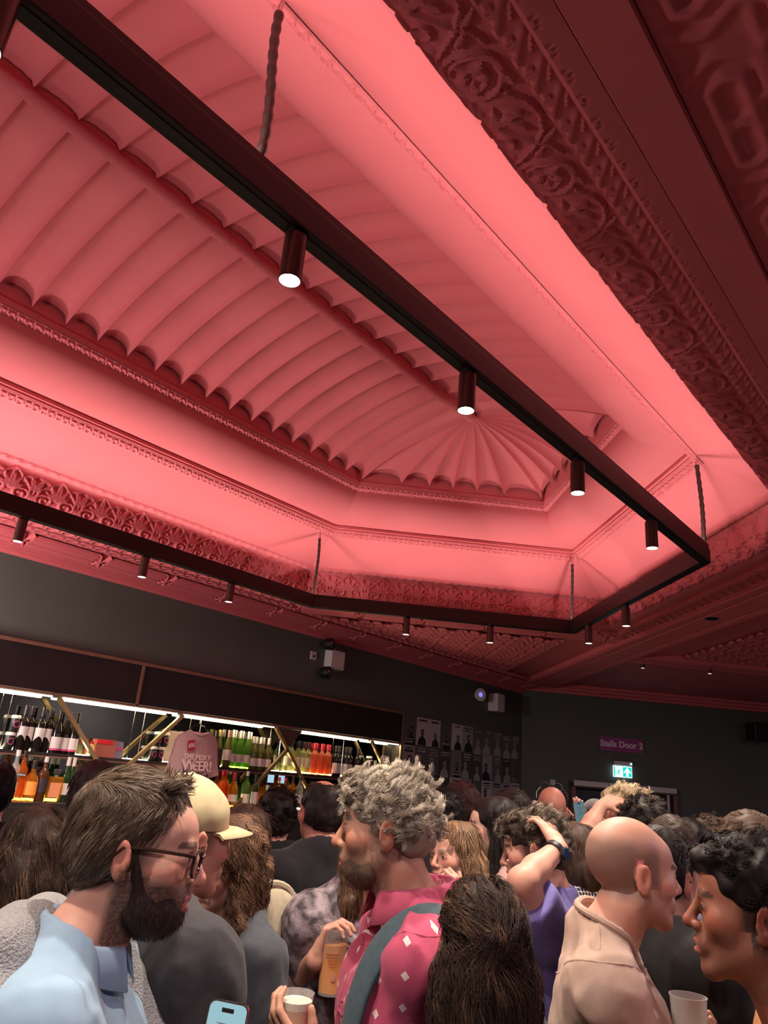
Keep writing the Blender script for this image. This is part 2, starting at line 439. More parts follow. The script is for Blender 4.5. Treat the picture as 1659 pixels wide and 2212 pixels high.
band('trim_7', [(1.53-.36*math.sin(t*PI/2*.96), 3.835+.215*(1-math.cos(t*PI/2*.96))) for t in _t], ALL)
band('trim_8', [(1.185, 4.047), (1.17, 4.04), (1.145, 4.055), (1.135, 4.075)], ALL, T_BEAD, .009, .009, nt=7)
band('trim_9', [(1.135, 4.075), (1.125, 4.08), (1.12, 4.11), (1.13, 4.12), (1.125, 4.22), (1.08, 4.25)], ALL)
# mouldings on the flat ceiling around the coffer
band('trim_10', [(2.19, ZC), (2.20, ZC-.02), (2.34, ZC-.02), (2.36, ZC)], (0, 1, 2), T_CHAIN, .014, .011, nt=14)
band('trim_11', [(2.19, ZC), (2.205, ZC-.018), (2.26, ZC-.012)], (3,), T_LEAF, .006, .005, nt=14)
band('trim_12', [(2.26, ZC-.012), (2.275, ZC-.03), (2.33, ZC-.022)], (3,), T_HOLE, .005, .0045, nt=14)
band('trim_13', [(2.36, ZC), (2.37, ZC-.012), (2.64, ZC-.012), (2.66, ZC)], (1,), T_REED, .024, .0095, nt=40)
band('trim_14', [(2.33, ZC-.022), (2.335, ZC-.03), (2.45, ZC-.03), (2.455, ZC+.02)], (3,))

# fluted vault
RX = hexK(1.14)-YC-1.14+.0                                       # the ridge ends here
WD = 1.10                                                        # half width where the flutes end
ZE, ZR = 4.135, 4.42
def vault_z(t): return ZR-(ZR-ZE)*(0.35*t+0.65*t**2.4)
def flute(fr): return np.sqrt(np.clip(1-(2*fr-1)**2, 0, 1))
PITCHF = 0.2035
def vault_mesh():
    Vs, Fs, base = [], [], 0
    nt = 26
    t = np.linspace(0, 1, nt)
    for sgn in (1, -1):
        nfl = int((RX-X0)/PITCHF)
        xs = np.concatenate([RX-(k+np.linspace(0, 1, 13))*PITCHF for k in range(nfl)])
        fr = np.tile(np.linspace(0, 1, 13), nfl)
        T, X = np.meshgrid(t, xs, indexing='ij'); FR = np.broadcast_to(fr, T.shape)
        rib = np.where(np.minimum(FR, 1-FR) < .06, -.009, 0.0)
        Z = vault_z(T)+.072*flute(FR)*(0.38+.62*T)+rib
        Y = YC+sgn*(.035+(WD-.035)*T)
        P = np.stack([X, Y, Z], -1); m, k = P.shape[:2]; idx = np.arange(m*k).reshape(m, k)+base
        Fs.append(np.stack([idx[:-1, :-1], idx[:-1, 1:], idx[1:, 1:], idx[1:, :-1]], -1).reshape(-1, 4)); Vs.append(P.reshape(-1, 3)); base += m*k
    # fan at the end: 12 flutes over 180 degrees running to the two diagonal sides
    nf = 12
    ang = np.concatenate([PI/2-(k+np.linspace(0, 1, 13))*PI/nf for k in range(nf)]); fr = np.tile(np.linspace(0, 1, 13), nf)
    kk = hexK(WD)-(RX+YC)
    R = np.minimum(kk/(np.cos(ang)+np.abs(np.sin(ang))), WD/np.maximum(np.abs(np.sin(ang)), 1e-3))
    T, A = np.meshgrid(t, ang, indexing='ij'); FR = np.broadcast_to(fr, T.shape); RR = np.broadcast_to(R, T.shape)
    rib = np.where(np.minimum(FR, 1-FR) < .06, -.009, 0.0)*np.clip(T*2, 0, 1)
    Z = vault_z(T)+.070*flute(FR)*T**.9+rib
    rr = .012+(RR-.012)*T
    P = np.stack([RX+rr*np.cos(A), YC+rr*np.sin(A), Z], -1); m, k = P.shape[:2]; idx = np.arange(m*k).reshape(m, k)+base
    Fs.append(np.stack([idx[:-1, :-1], idx[:-1, 1:], idx[1:, 1:], idx[1:, :-1]], -1).reshape(-1, 4)); Vs.append(P.reshape(-1, 3))
    o = mesh_np('trim_15', np.concatenate(Vs), np.concatenate(Fs), M['ceil'], None, smooth=True, kind='structure')
    try: o.data.set_sharp_from_angle(angle=math.radians(40))
    except Exception: pass
vault_mesh()
# ridge roll with oblique leaves
def ridge():
    n, m = 460, 10
    x = np.linspace(X0, RX+.02, n); a = np.linspace(0, 2*PI, m, endpoint=False)
    X, A = np.meshgrid(x, a, indexing='ij')
    r = .030+.006*np.sin((X/.055+A/PI)*2*PI*.5)**2
    r = r*np.clip((RX+.03-X)/.05, 0.2, 1)
    P = np.stack([X, YC+r*1.15*np.cos(A), ZR-.022+r*np.sin(A)], -1)
    idx = np.arange(n*m).reshape(n, m); nx = np.roll(idx, -1, 1)
    F = np.stack([idx[:-1], nx[:-1], nx[1:], idx[1:]], -1).reshape(-1, 4)
    mesh_np('trim_16', P.reshape(-1, 3), F, M['ceil'], None, smooth=True, kind='structure')
ridge()
_rb = MB(); _rb.box(((X0+RX-.03)/2, YC, ZR+.035), (RX-.03-X0, .062, .11)); _rb.build('trim_27', M['ceil'], kind='structure')

# ------------------------------------------------------------------ room shell
YW, CX, CD = 5.60, 9.85, 15.45                                    # bar wall, corner x, far wall x+y
OUT = [(X0, YW), (CX, YW), (16.05, CD-16.05), (16.05, -2.8), (X0, -2.8)]
def shell_wall(name, a, b, z0, z1, mat):
    mb = MB(); a = np.array(a); b = np.array(b); d = (b-a)/np.linalg.norm(b-a); nrm = np.array([-d[1], d[0]])
    if nrm@(np.array([5, 1.0])-a) > 0: nrm = -nrm
    A, B = a-d*.0, b+d*.0
    pts = [(*A, z0), (*B, z0), (*(B+nrm*.15), z0), (*(A+nrm*.15), z0)]
    V = np.array(pts+[(p[0], p[1], z1) for p in pts])
    mb.add(V, [(0, 1, 5, 4), (1, 2, 6, 5), (2, 3, 7, 6), (3, 0, 4, 7), (0, 3, 2, 1), (4, 5, 6, 7)])
    return mb.build(name, mat, kind='structure')
shell_wall('wall_bar', OUT[0], OUT[1], 0, 3.4, M['wall'])
shell_wall('wall_right', OUT[2], OUT[3], 0, 3.4, M['wall'])
shell_wall('wall_behind', OUT[3], OUT[4], 0, 3.4, M['wall'])
shell_wall('wall_near', OUT[4], OUT[0], 0, 4.6, M['wall'])
# far wall with the double-door opening
D1 = np.array([1, -1, 0])/math.sqrt(2); N1 = np.array([-1, -1, 0])/math.sqrt(2)   # along the wall, into the room
C0 = np.array([CX, YW, 0.0])
DL, DR, DT = .72, 2.28, 1.945                                     # opening along the wall, and its top
def far(s, z, off=0.0): return C0+D1*s+N1*off+np.array([0, 0, z])
def far_wall():
    L = np.linalg.norm(np.array(OUT[2])-np.array(OUT[1]))
    mb = MB()
    for s0, s1, z0, z1 in ((0, DL, 0, 3.4), (DR, L, 0, 3.4), (DL, DR, DT, 3.4)):
        mb.box(far((s0+s1)/2, (z0+z1)/2, -.075), (s1-s0, .15, z1-z0), np.stack([D1, N1, [0, 0, 1]], 1))
    mb.build('wall_far', M['wall'], kind='structure')
far_wall()
fl = MB(); fl.prism([(p[0], p[1]) for p in OUT], (0, 0, -.1), (1, 0, 0), (0, 1, 0), .1); fl.build('floor', M['floor'], kind='structure')

def ceiling_flat():
    ho = hex_pts(2.185, 0); hole = [(p[0], p[1]) for p in ho]
    # outline with the coffer as a notch from the near wall
    poly = [(X0, YW), (CX, YW), (16.05, CD-16.05), (16.05, -2.8), (X0, -2.8)] + [hole[4], hole[3], hole[2], hole[1], hole[0]]
    tris = tessellate_polygon([[Vector((*p, 0)) for p in poly]])
    V = [(p[0], p[1], ZC+.012) for p in poly]
    mesh_np('ceiling', V, [tuple(t) for t in tris], M['ceil'], kind='structure')
ceiling_flat()
# cap over the coffer so no light leaks
mesh_np('ceiling.001', [(X0-.2, -.2, 4.62), (8, -.2, 4.62), (8, 6, 4.62), (X0-.2, 6, 4.62)], [(0, 1, 2, 3)], M['ceil'], kind='structure')

# filigree triangles between the coffer, the wall cornice and the diagonal beams
s2 = math.sqrt(2)
KT = hexK(2.66)                                                   # diagonal of the reeded band
B2a, B2b = 4.17, 4.86                                             # beam parallel to the second diagonal side, x-y
B1a, B1b = 10.95, 11.5                                            # beam parallel to the first, x+y
dU = np.array([1, -1, 0])/s2; dV = np.array([1, 1, 0])/s2
flat_patch('trim_17', (4.6, 5.9, ZC-.004), dU, dV, 3.4, 3.2, T_FILI, .022, .0105, keep=lambda x, y: (x+y > KT) & (x-y < B2a) & (y < 5.22))
flat_patch('trim_18', np.array([6.0, .5, ZC-.004]), dU, dV, 3.0, 3.4, T_FILI, .022, .014, keep=lambda x, y: (x-y > B2b) & (x+y < B1a) & (y > -1.5))
flat_patch('trim_19', (X0, YC-2.455, ZC+.004), (1, 0, 0), (0, -1, 0), 7.5, 3.1, T_STRAP, .016, .0095, keep=lambda x, y: (x-y < B2a))
def beam(name, c0, c1, diff, lo, hi, z):
    """flat diagonal beam with reeded, stepped edges; diff: x-y=c (True) or x+y=c"""
    along = dV if diff else dU; across = dU if diff else dV
    mb = MB(); w = (c1-c0)/s2
    a0 = across*(c0/s2)
    R = np.stack([along, across, np.cross(along, across)], 1)
    def slab(w0, w1, z0, z1):
        mb.box(a0+across*(w0+w1)/2+along*(lo+hi)/2+np.array([0, 0, (z0+z1)/2]), (hi-lo, w1-w0, z1-z0), R)
    slab(0, w, z+.028, ZC+.02)
    slab(.02, .075, z+.016, z+.03); slab(.085, .105, z+.018, z+.03); slab(w-.105, w-.085, z+.018, z+.03); slab(w-.075, w-.02, z+.016, z+.03)
    slab(.14, w-.14, z+.018, z+.03)
    return mb.build(name, M['ceil'], kind='structure')
beam('trim_20', B2a, B2b, True, 1.5, 10.9, ZC-.075)
beam('trim_21', B1a, B1b, False, 3.3, 9.0, ZC-.071)
# wall cornice above the bar: stepped reeds and a dentil course
def sweep_x(name, prof, x0, x1, tile=None, amp=.0, res=.012):
    prof = np.asarray(prof, float)
    L = np.r_[0, np.cumsum(np.hypot(*np.diff(prof, axis=0).T))]
    if tile is None: tt = L; xs = np.array([x0, x1])
    else: tt = np.linspace(0, L[-1], max(3, int(L[-1]/res))); xs = np.linspace(x0, x1, int((x1-x0)/res))
    py = np.interp(tt, L, prof[:, 0]); pz = np.interp(tt, L, prof[:, 1])
    X, Y = np.meshgrid(xs, py, indexing='ij'); Z = np.broadcast_to(pz, X.shape).copy()
    if tile is not None:
        h = tile.sample(X.ravel(), np.broadcast_to(tt/L[-1], X.shape).ravel()).reshape(X.shape)*amp
        Y = Y-h*.6; Z = Z-h*.8
    P = np.stack([X, Y, Z], -1).reshape(-1, 3); n, m = X.shape; idx = np.arange(n*m).reshape(n, m)
    F = np.stack([idx[:-1, :-1], idx[:-1, 1:], idx[1:, 1:], idx[1:, :-1]], -1).reshape(-1, 4)
    o = mesh_np(name, P, F, M['ceil'], smooth=True, kind='structure')
    try: o.data.set_sharp_from_angle(angle=math.radians(30))
    except Exception: pass
    return o
sweep_x('trim_22', [(5.20, ZC), (5.21, ZC-.02), (5.30, ZC-.022), (5.315, ZC-.03)], X0, CX, T_CHAIN, .012, .012)
sweep_x('trim_23', [(5.315, ZC-.03), (5.33, ZC-.045), (5.515, ZC-.085)], X0, CX, T_REED, .030, .0085)
sweep_x('trim_24', [(5.515, ZC-.085), (5.515, ZC-.10), (5.54, ZC-.105), (5.54, ZC-.12), (5.565, ZC-.125), (5.565, ZC-.14), (5.58, ZC-.145), (5.585, ZC-.16), (5.60, ZC-.16)], X0, CX)
# cornice on the far wall
cf = MB()
for w_, z0, z1 in ((.22, ZC-.03, ZC+.01), (.14, ZC-.07, ZC-.03), (.06, ZC-.11, ZC-.07)):
    cf.box(far(4.0, (z0+z1)/2, w_/2), (8.4, w_, z1-z0), np.stack([D1, N1, [0, 0, 1]], 1))
cf.build('trim_25', M['ceil'], kind='structure')
# ------------------------------------------------------------------ track rail with uplights
RZ = 3.12; RW = 1.59
RH, RB = .085, .060
rk = 8.60
RP = [np.array(p) for p in ((-1.2, YC+RW, RZ), (rk-YC-RW, YC+RW, RZ), (rk-YC, YC, RZ), (rk-YC-RW, YC-RW, RZ), (-1.2, YC-RW, RZ))]
rail = empty('track_rail', (RP[2][0], RP[2][1], RZ), 'long dark bronze lighting track bent round the ceiling coffer', 'light track')
rail_inv = -np.array(rail.location)
side_names = []
for i in range(4):
    a, b = RP[i], RP[i+1]; d = (b-a)/np.linalg.norm(b-a)
    mb = MB(); mb.bar(a-d*.012+rail_inv, b+d*.012+rail_inv, RB, RH)
    p = mb.build('rail_section', M['bronze'], rail, bevel=.004)
    g = MB(); g.bar(a+[0, 0, -RH/2]+rail_inv, b+[0, 0, -RH/2]+rail_inv, .02, .004); g.build('track_groove', M['groove'], p)
    s = MB(); s.bar(a+d*.06+[0, 0, RH/2+.001]+rail_inv, b-d*.06+[0, 0, RH/2+.001]+rail_inv, .005, .002); s.build('uplight_strip', M['uplens'], p)
    sd_ = np.array([-d[1], d[0], 0])
    for q in (-1, 1):
        lip = MB(); lip.bar(a+sd_*q*.0245+[0, 0, RH/2+.010]+rail_inv, b+sd_*q*.0245+[0, 0, RH/2+.010]+rail_inv, .004, .028); lip.build('channel_lip', M['bronze'], p)
    L = np.linalg.norm(b-a)
    light_area('uplight', (a+b)/2+[0, 0, RH/2+.004], (0, 0, 1), L-.12, .005, UP_W*L, UP_COL, xdir=d)

# suspension cords at the corners and along the near run
def cord(px_bot, top_z, label):
    base = np.array([px_bot[0], px_bot[1], RZ+RH/2+.002])
    e = empty('suspension_cord', base, label, 'cable')
    n = 60; z = np.linspace(.03, top_z-base[2]-.06, n)
    wob = np.stack([.010*np.sin(z*9+px_bot[0]), .008*np.cos(z*7+px_bot[0]*2), z], 1)
    mb = MB(); r = .0115+.0022*((np.arange(n)//3) % 2)
    mb.tube(wob, r, 9); mb.build('braided_sleeve', M['cord'], e, smooth=True)
    k = MB(); k.tube([wob[-1], wob[-1]+[0, 0, .03], [0, 0, top_z-base[2]+.01]], [.009, .007, .004], 8); k.build('hook', M['chrome'], e, smooth=True)
    k = MB(); k.tube([[0, 0, 0], [0.0, 0, .02], wob[0]], [.006, .007, .009], 8); k.build('clip', M['chrome'], e, smooth=True)
cord((.80, YC-RW), 3.752, 'knobbly dark cable holding the nearest stretch of the light track')
cord(RP[3][:2], 3.752, 'cable holding the right corner of the light track')
cord(RP[1][:2], 3.752, 'cable holding the left corner of the light track over the bar')
cord(RP[2][:2], 3.752, 'cable holding the farthest pointed corner of the light track')

# cylinder spotlights
def spotlight(pos, label, power=SPOT_W, tilt=(0, 0), light=True, group='cylinder spotlights on the light track', scale=1.0, spot=2.0):
    e = empty('track_spotlight', pos, label, 'spotlight', group)
    h, r = .135*scale, .029*scale
    mb = MB(); mb.box((0, 0, -.008), (.05*scale, .03*scale, .018)); mb.build('adapter', M['bronze'], e)
    mb = MB(); mb.lathe([(r*.6, -.012), (r, -.016), (r, -.012-h), (r*.93, -.014-h), (r*.90, -.0-h), (r*.86, .012-h), (0.0, .013-h)], 24)
    mb.build('housing', M['bronze_body'], e, smooth=True)
    mb = MB(); mb.lathe([(r*.92, -.0135-h), (r*.80, -.006-h), (r*.62, .004-h)], 24)
    mb.F = [f for f in mb.F if len(f) == 4]; mb.build('reflector_ring', M['lens_ring'], e, smooth=True)
    mb = MB(); mb.lathe([(0.0, .003-h), (r*.66, .002-h), (r*.66, .006-h), (0, .007-h)], 20); mb.build('lens', M['lens'], e)
    if light:
        l = bpy.data.lights.new('track_spot', 'SPOT'); l.energy = power; l.color = SPOT_COL; l.spot_size = spot; l.spot_blend = .8; l.shadow_soft_size = .03
        lo = bpy.data.objects.new('track_spot', l); COL.objects.link(lo)
        lo.location = (pos[0], pos[1], pos[2]-h-.03); lo.rotation_euler = (tilt[0], tilt[1], 0)
zr = RZ-RH/2-.001
for (px, py), lab in zip(((652, 470), (1005, 780), (1238, 975), (1400, 1105)), ('nearest large cylinder spotlight under the right run of the track', 'cylinder spotlight on the right run of the track over the fluted fan', 'cylinder spotlight on the right run of the track beside the fluted fan', 'cylinder spotlight on the right run of the track nearest its right corner')):
    x = on_z(px, py, RZ)[0]; spotlight((x, YC-RW, zr), lab)
spotlight((.205, YC-RW-.015, zr), 'cylinder spotlight cut off at the top left corner of the photo')
spotlight((-.75, YC-RW, zr), 'cylinder spotlight on the track behind the viewer')
for (px, py), lab in zip(((45, 1108), (310, 1190), (495, 1248)), ('leftmost small cylinder spotlight on the track over the bar', 'second spotlight from the left on the track over the bar', 'third spotlight from the left on the track over the bar, nearest the left cable')):
    x = on_z(px, py, RZ)[0]; spotlight((x, YC+RW, zr), lab)
spotlight((.9, YC+RW, zr), 'cylinder spotlight on the bar side of the track left of the photo')
for k, lab in ((.36, 'spotlight on the short front run of the track, left one of two'), (.68, 'spotlight on the short front run of the track, right one of two')):
    p = RP[1]*(1-k)+RP[2]*k; spotlight((p[0], p[1], zr), lab)
for k, lab in ((.17, 'spotlight just right of the farthest corner of the track'), (.50, 'spotlight midway along the short run towards the right corner')):
    p = RP[2]*(1-k)+RP[3]*k; spotlight((p[0], p[1], zr), lab)
for (px, py), lab in zip(((1388, 1428), (1532, 1440)), ('tiny lit spotlight on the dark far ceiling, left of the two', 'tiny lit spotlight on the dark far ceiling, right of the two')):
    p = on_z(px, py, ZC-.02); spotlight((p[0], p[1], ZC+.008), lab, light=False, group='spotlights on the dark far ceiling', scale=.7)
# smoke detector on the far beam
p = on_z(1537, 1337, ZC-.06)
e = empty('smoke_detector', (p[0], p[1], ZC+.01), 'round dark smoke detector on the ceiling at the right', 'smoke detector')
mb = MB(); mb.lathe([(0, 0), (.075, 0), (.075, -.03), (.062, -.034), (0, -.034)][::-1], 24); mb.build('base_plate', M['black_pl'], e, smooth=True)
mb = MB(); mb.lathe([(.062, -.033), (.060, -.065), (.045, -.075), (0, -.077)][::-1], 24); mb.build('sensor_cap', M['black_pl'], e, smooth=True)

# ------------------------------------------------------------------ fittings on the walls
def wall_R(): return np.stack([[1, 0, 0], [0, 1, 0], [0, 0, 1]], 1)
# twin spot emergency light
e = empty('emergency_light', (5.62, YW, 2.93), 'white emergency light box with two black lamp heads above the bar', 'emergency light')
mb = MB(); mb.box((.10, -.055, .0), (.21, .11, .20)); bx_ = mb.build('case', M['white_pl'], e, bevel=.008)
for z in (.145, -.155):
    mb = MB(); Rx = np.array([[1, 0, 0], [0, 0, -1], [0, 1, 0]], float)
    Rl = np.array([[.92, .39, 0], [-.39, .92, 0], [0, 0, 1]]).T@Rx
    mb.lathe([(0, -.0), (.05, 0.), (.062, .03), (.066, .09), (.060, .095), (.045, .085), (0, .08)], 22, (-.075, -.05, z), Rl); h_ = mb.build('lamp_head', M['black_pl'], e, smooth=True)
    mb = MB(); c = np.array((-.075, -.05, z))+Rl@np.array([0, 0, .083]); mb.lathe([(0, 0), (.043, 0), (.02, .012), (0, .016)], 20, c, Rl); mb.build('lens', M['chrome'], h_, smooth=True)
    mb = MB(); mb.box((-.075, -.025, z), (.03, .05, .03)); mb.build('bracket', M['black_pl'], e)
sp = empty('switch_plate', (5.445, YW, 2.935), 'small white fused switch plate between the two black lamp heads', 'switch')
mb = MB(); mb.box((0, -.006, 0), (.085, .012, .085)); mb.build('plate', M['white_pl'], sp, bevel=.003)
mb = MB(); mb.box((.0, -.014, -.006), (.022, .006, .026)); mb.build('fuse_holder', M['black_pl'], sp)
# round sounder with blue light, and a white speaker box
e = empty('alarm_sounder', (8.62, YW, 2.945), 'round white alarm sounder with a violet light near the wall corner', 'alarm')
Rx = np.array([[.9, 0, -.43], [-.43, 0, -.9], [0, 1, 0]], float)
mb = MB(); mb.lathe([(0, 0), (.05, 0), (.055, .05), (.085, .085), (.085, .1), (.06, .105), (0, .09)], 24, (0, 0, 0), Rx); mb.build('horn', M['white_pl'], e, smooth=True)
mb = MB(); mb.lathe([(0, .092), (.03, .101), (.018, .118), (0, .122)], 16, (0, 0, 0), Rx); mb.build('beacon', principled('violet_beacon', (.1, .05, .5), .2, emit=(.25, .2, 1), emit_s=1.2), e, smooth=True)
mb = MB(); mb.box((.10, -.02, -.02), (.06, .04, .09)); mb.build('mount_box', M['white_pl'], e)
e = empty('wall_speaker', (8.96, YW, 2.89), 'small white box speaker on the green wall by the corner', 'speaker')
mb = MB(); mb.box((.04, -.08, 0), (.19, .16, .24)); mb.build('cabinet', M['white_pl'], e, bevel=.01)
# white conduit box on the far wall left of the door, and another at right
for (px, py), lab in (((1193, 1690), 'small white wall socket box left of the far doorway'), ((1588, 1760), 'small white wall socket box right of the far doorway')):
    p = on_d(px, py, CD); e = empty('socket_box', p+N1*0, lab, 'socket')
    mb = MB(); R = np.stack([D1, N1, [0, 0, 1]], 1); mb.box(N1*.015, (.075, .03, .075), R); mb.build('box', M['white_pl'], e, bevel=.004)
    mb = MB(); mb.box(N1*.032, (.03, .006, .02), R); mb.build('rocker', M['grey_metal'], e)
# black speaker at the right edge
p = on_d(1645, 1582, CD-.45); e = empty('black_loudspeaker', p, 'black loudspeaker high on the green wall at the right edge', 'speaker')
mb = MB(); R = np.stack([D1, N1, [0, 0, 1]], 1); mb.box((0, 0, 0), (.36, .26, .26), R); mb.build('cabinet', M['black_pl'], e, bevel=.02)
mb = MB(); mb.box(N1*.135, (.30, .012, .2), R); mb.build('grille', noisy('speaker_grille', (.02, .02, .02), (.008, .008, .008), 300, .7), e)
mb = MB(); mb.bar(-N1*.30, -N1*.12, .05, .05); mb.build('bracket', M['black_pl'], e)

# door sign
s = (far(0, 0)*0)
def far_at(px, py):
    q = on_d(px, py, CD); return (q-C0)@D1, q[2]
sa, za = far_at(1294, 1590); sb, zb = far_at(1388, 1601); sc_, zc_ = far_at(1296, 1620)
e = empty('door_sign', far((sa+sb)/2, (za+zc_)/2), 'purple sign reading Stalls Door 2 above the far doorway', 'sign')
R = np.stack([D1, N1, [0, 0, 1]], 1)
mb = MB(); hh = za-zc_; mb.box(N1*.012, (sb-sa, .02, hh), R); mb.build('sign_board', principled('purple_sign', (.30, .035, .20), .5), e)
text_mesh('lettering', 'Stalls Door 2', hh*.62, N1*.0235, D1, (0, 0, 1), principled('sign_letters', (.75, .66, .74), .6), e, .003, bold=.004)
# exit sign
s0, z0 = far_at(1322, 1653); s1, z1 = far_at(1363, 1685); zm = 2.145; w_ = s1-s0; h_ = .155
e = empty('exit_sign', far((s0+s1)/2, z0), 'lit green exit sign with a running figure and up arrow over the doorway', 'exit sign')
mb = MB(); mb.box(N1*.04+np.array([0, 0, .035]), (w_*.98, .08, .055), R); mb.build('housing', M['grey_metal'], e, bevel=.004)
mb = MB(); mb.lathe([(0, 0), (.011, .0), (.007, .008), (0, .01)], 12, N1*.08+D1*w_*.42+np.array([0, 0, .035]), np.stack([D1, np.array([0, 0, 1]), N1], 1)); mb.build('indicator', emitter('green_led', (.3, 1, .75), 8.0), e)
zc2 = -.002-h_/2
mb = MB(); mb.box(N1*.04+np.array([0, 0, zc2]), (w_, .014, h_), R); mb.build('panel', emitter('lit_white_panel', (.72, 1.0, 1.0), 1.6), e)
gm = emitter('lit_green_field', (0.0, .62, .50), 1.25); wm = emitter('lit_white_symbol', (.8, 1, 1), 1.5)
def fp(u, v, off): return N1*off+D1*u+np.array([0, 0, zc2+v])
mb = MB(); mb.box(fp(w_*.24, 0, .0485), (w_*.46, .003, h_*.86), R); mb.box(fp(-w_*.44, 0, .0485), (w_*.07, .003, h_*.86), R); mb.build('green_field', gm, e)
a_ = h_*.42
mb = MB(); mb.prism([(0, a_*.95), (-a_*.8, -.02*a_), (-a_*.8, -.35*a_), (-a_*.28, .1*a_), (-a_*.28, -.9*a_), (a_*.28, -.9*a_), (a_*.28, .1*a_), (a_*.8, -.35*a_), (a_*.8, -.02*a_)][::-1], fp(w_*.24, 0, .054), D1, (0, 0, 1), -.003); mb.build('arrow', wm, e)
mb = MB()
def limb(a, b, r): 
    pa = fp(-w_*.2+a[0]*h_, a[1]*h_, .051); pb = fp(-w_*.2+b[0]*h_, b[1]*h_, .051); mb.bar(pa, pb, r*h_*2, .004, up=N1)
limb((.02, .12), (-.06, -.08), .055); limb((.02, .12), (.16, .06), .03); limb((.02, .10), (-.14, .04), .03); limb((-.06, -.08), (.08, -.18), .036); limb((.08, -.18), (.04, -.34), .03); limb((-.06, -.08), (-.18, -.22), .036); limb((-.18, -.22), (-.28, -.22), .03)
mb.lathe([(0, 0), (.05*h_, 0), (.05*h_, .004), (0, .004)], 14, fp(-w_*.2+.06*h_, .24*h_, .0495), np.stack([D1, np.array([0, 0, 1]), N1], 1))
mb.build('running_figure', gm, e)
light_area('exit_glow', far((s0+s1)/2, z0+zc2, .06), N1, w_, h_, .5, (.5, 1, 1), xdir=D1)

# double doorway with frame, closer box and dark leaves
fr = MB()
for sx in (DL+.03, DR-.03): fr.box(far(sx, DT/2, .01), (.06, .14, DT), R)
fr.box(far((DL+DR)/2, DT-.03, .01), (DR-DL, .14, .06), R)
door = fr.build('door_1', M['door_fr'], kind='structure')
for k in (0, 1):
    a, b = (DL+.06, (DL+DR)/2-.003) if k == 0 else ((DL+DR)/2+.003, DR-.06)
    mb = MB(); mb.box(far((a+b)/2, (DT-.06)/2, -.10), (b-a, .045, DT-.065), R); lf = mb.build('door_leaf', M['dark_door'], door)
    mb = MB(); mb.box(far((a+b)/2, 1.45, -.074), ((b-a)*.35, .008, .6), R); mb.build('vision_panel', M['dark_glass'], lf)
    mb = MB(); hx = b-.08 if k == 0 else a+.08; mb.tube([far(hx, .95, -.075), far(hx, .95, -.03), far(hx, 1.2, -.03), far(hx, 1.2, -.075)], .011, 8); mb.build('pull_handle', M['chrome'], lf, smooth=True)
e = empty('door_closer', far((DL+DR)/2, DT-.005), 'long grey closer box across the top of the far doorway', 'door closer')
mb = MB()
for k in range(3):
    a = DL+.02+(DR-DL-.04)*k/3; b = DL+.02+(DR-DL-.04)*(k+1)/3-.004
    mb.box(D1*((a+b)/2-(DL+DR)/2)+N1*.105+np.array([0, 0, .0]), (b-a, .05, .075), R)
mb.build('casing', M['grey_metal'], e, bevel=.004)
mb = MB(); mb.bar(D1*.62+N1*.12+np.array([0, 0, -.06]), D1*.62+N1*.12+np.array([0, 0, -.38]), .03, .03, up=N1); mb.build('rod', M['grey_metal'], e)
# ------------------------------------------------------------------ unseen area lights added to raise the ambient level
for k, (x, y, pw) in enumerate(((-.6, -1.2, 55), (3.5, -1.8, 55), (7.5, -1.6, 110), (-.9, 4.6, 70))):
    light_area('ambient_fill', (x, y, 3.22), (0, 0, -1), .5, .5, pw, (1.0, .74, .84))

light_area('vault_fill', (-1.35, 2.9, 2.05), (.62, -.02, .78), .5, .35, 26, (1.0, .86, .84))  # unseen light added to lift the vault and friezes
light_area('cornice_fill', (.75, 4.75, 2.25), (1, .25, .30), .5, .4, 46, (1.0, .84, .78))  # unseen light added beside the bar to brighten the cornice
# ------------------------------------------------------------------ back bar
YF, YM = 5.46, 5.585
ZS, ZL, ZT = 1.76, 2.155, 2.51                                    # upper shelf, led line, top of the fascia
XR = 6.875
XL = 1.2
inv = np.zeros(3)
def unit(name, x, z, label, cat):
    global inv
    inv = -np.array([x, YF, z]); return empty(name, (x, YF, z), label, cat)
bb = unit('bar_fascia', 4.0, ZL, 'long dark fascia panel with copper trim above the lit bar shelves', 'panel')
def P3(x, y, z): return np.array([x, y, z], float)+inv
mb = MB(); mb.box(P3((XL+XR)/2, (YF+YW)/2-.003, (ZL+ZT)/2+.012), (XR-XL, YW-YF-.006, ZT-ZL-.03)); fascia = mb.build('fascia_panel', M['black_panel'], bb)
mb = MB(); mb.box(P3((XL+XR)/2, YF-.004, ZT-.006), (XR-XL, .03, .026)); mb.box(P3((XL+XR)/2, YF-.004, ZL+.016), (XR-XL, .02, .018)); mb.box(P3(3.39, YF-.004, (ZL+ZT)/2), (.022, .02, ZT-ZL-.03)); mb.box(P3(XR-.006, YF-.004, (ZL+ZT)/2), (.012, .012, ZT-ZL-.03))
mb.build('trim_strip', M['copper_trim'], bb)
bb_f = bb; bb = unit('bar_mirror', 4.0, 1.5, 'smoked mirror behind the bottles on the bar wall', 'mirror')
mb = MB(); mb.box(P3((XL+XR)/2, YM+.006, (ZL+.95)/2), (XR-XL, .01, ZL-.95)); mb.build('mirror_back', M['mirror'], bb)
bb = unit('bar_fascia', 4.0, ZL, '', ''); bpy.data.objects.remove(bb); bb = bb_f
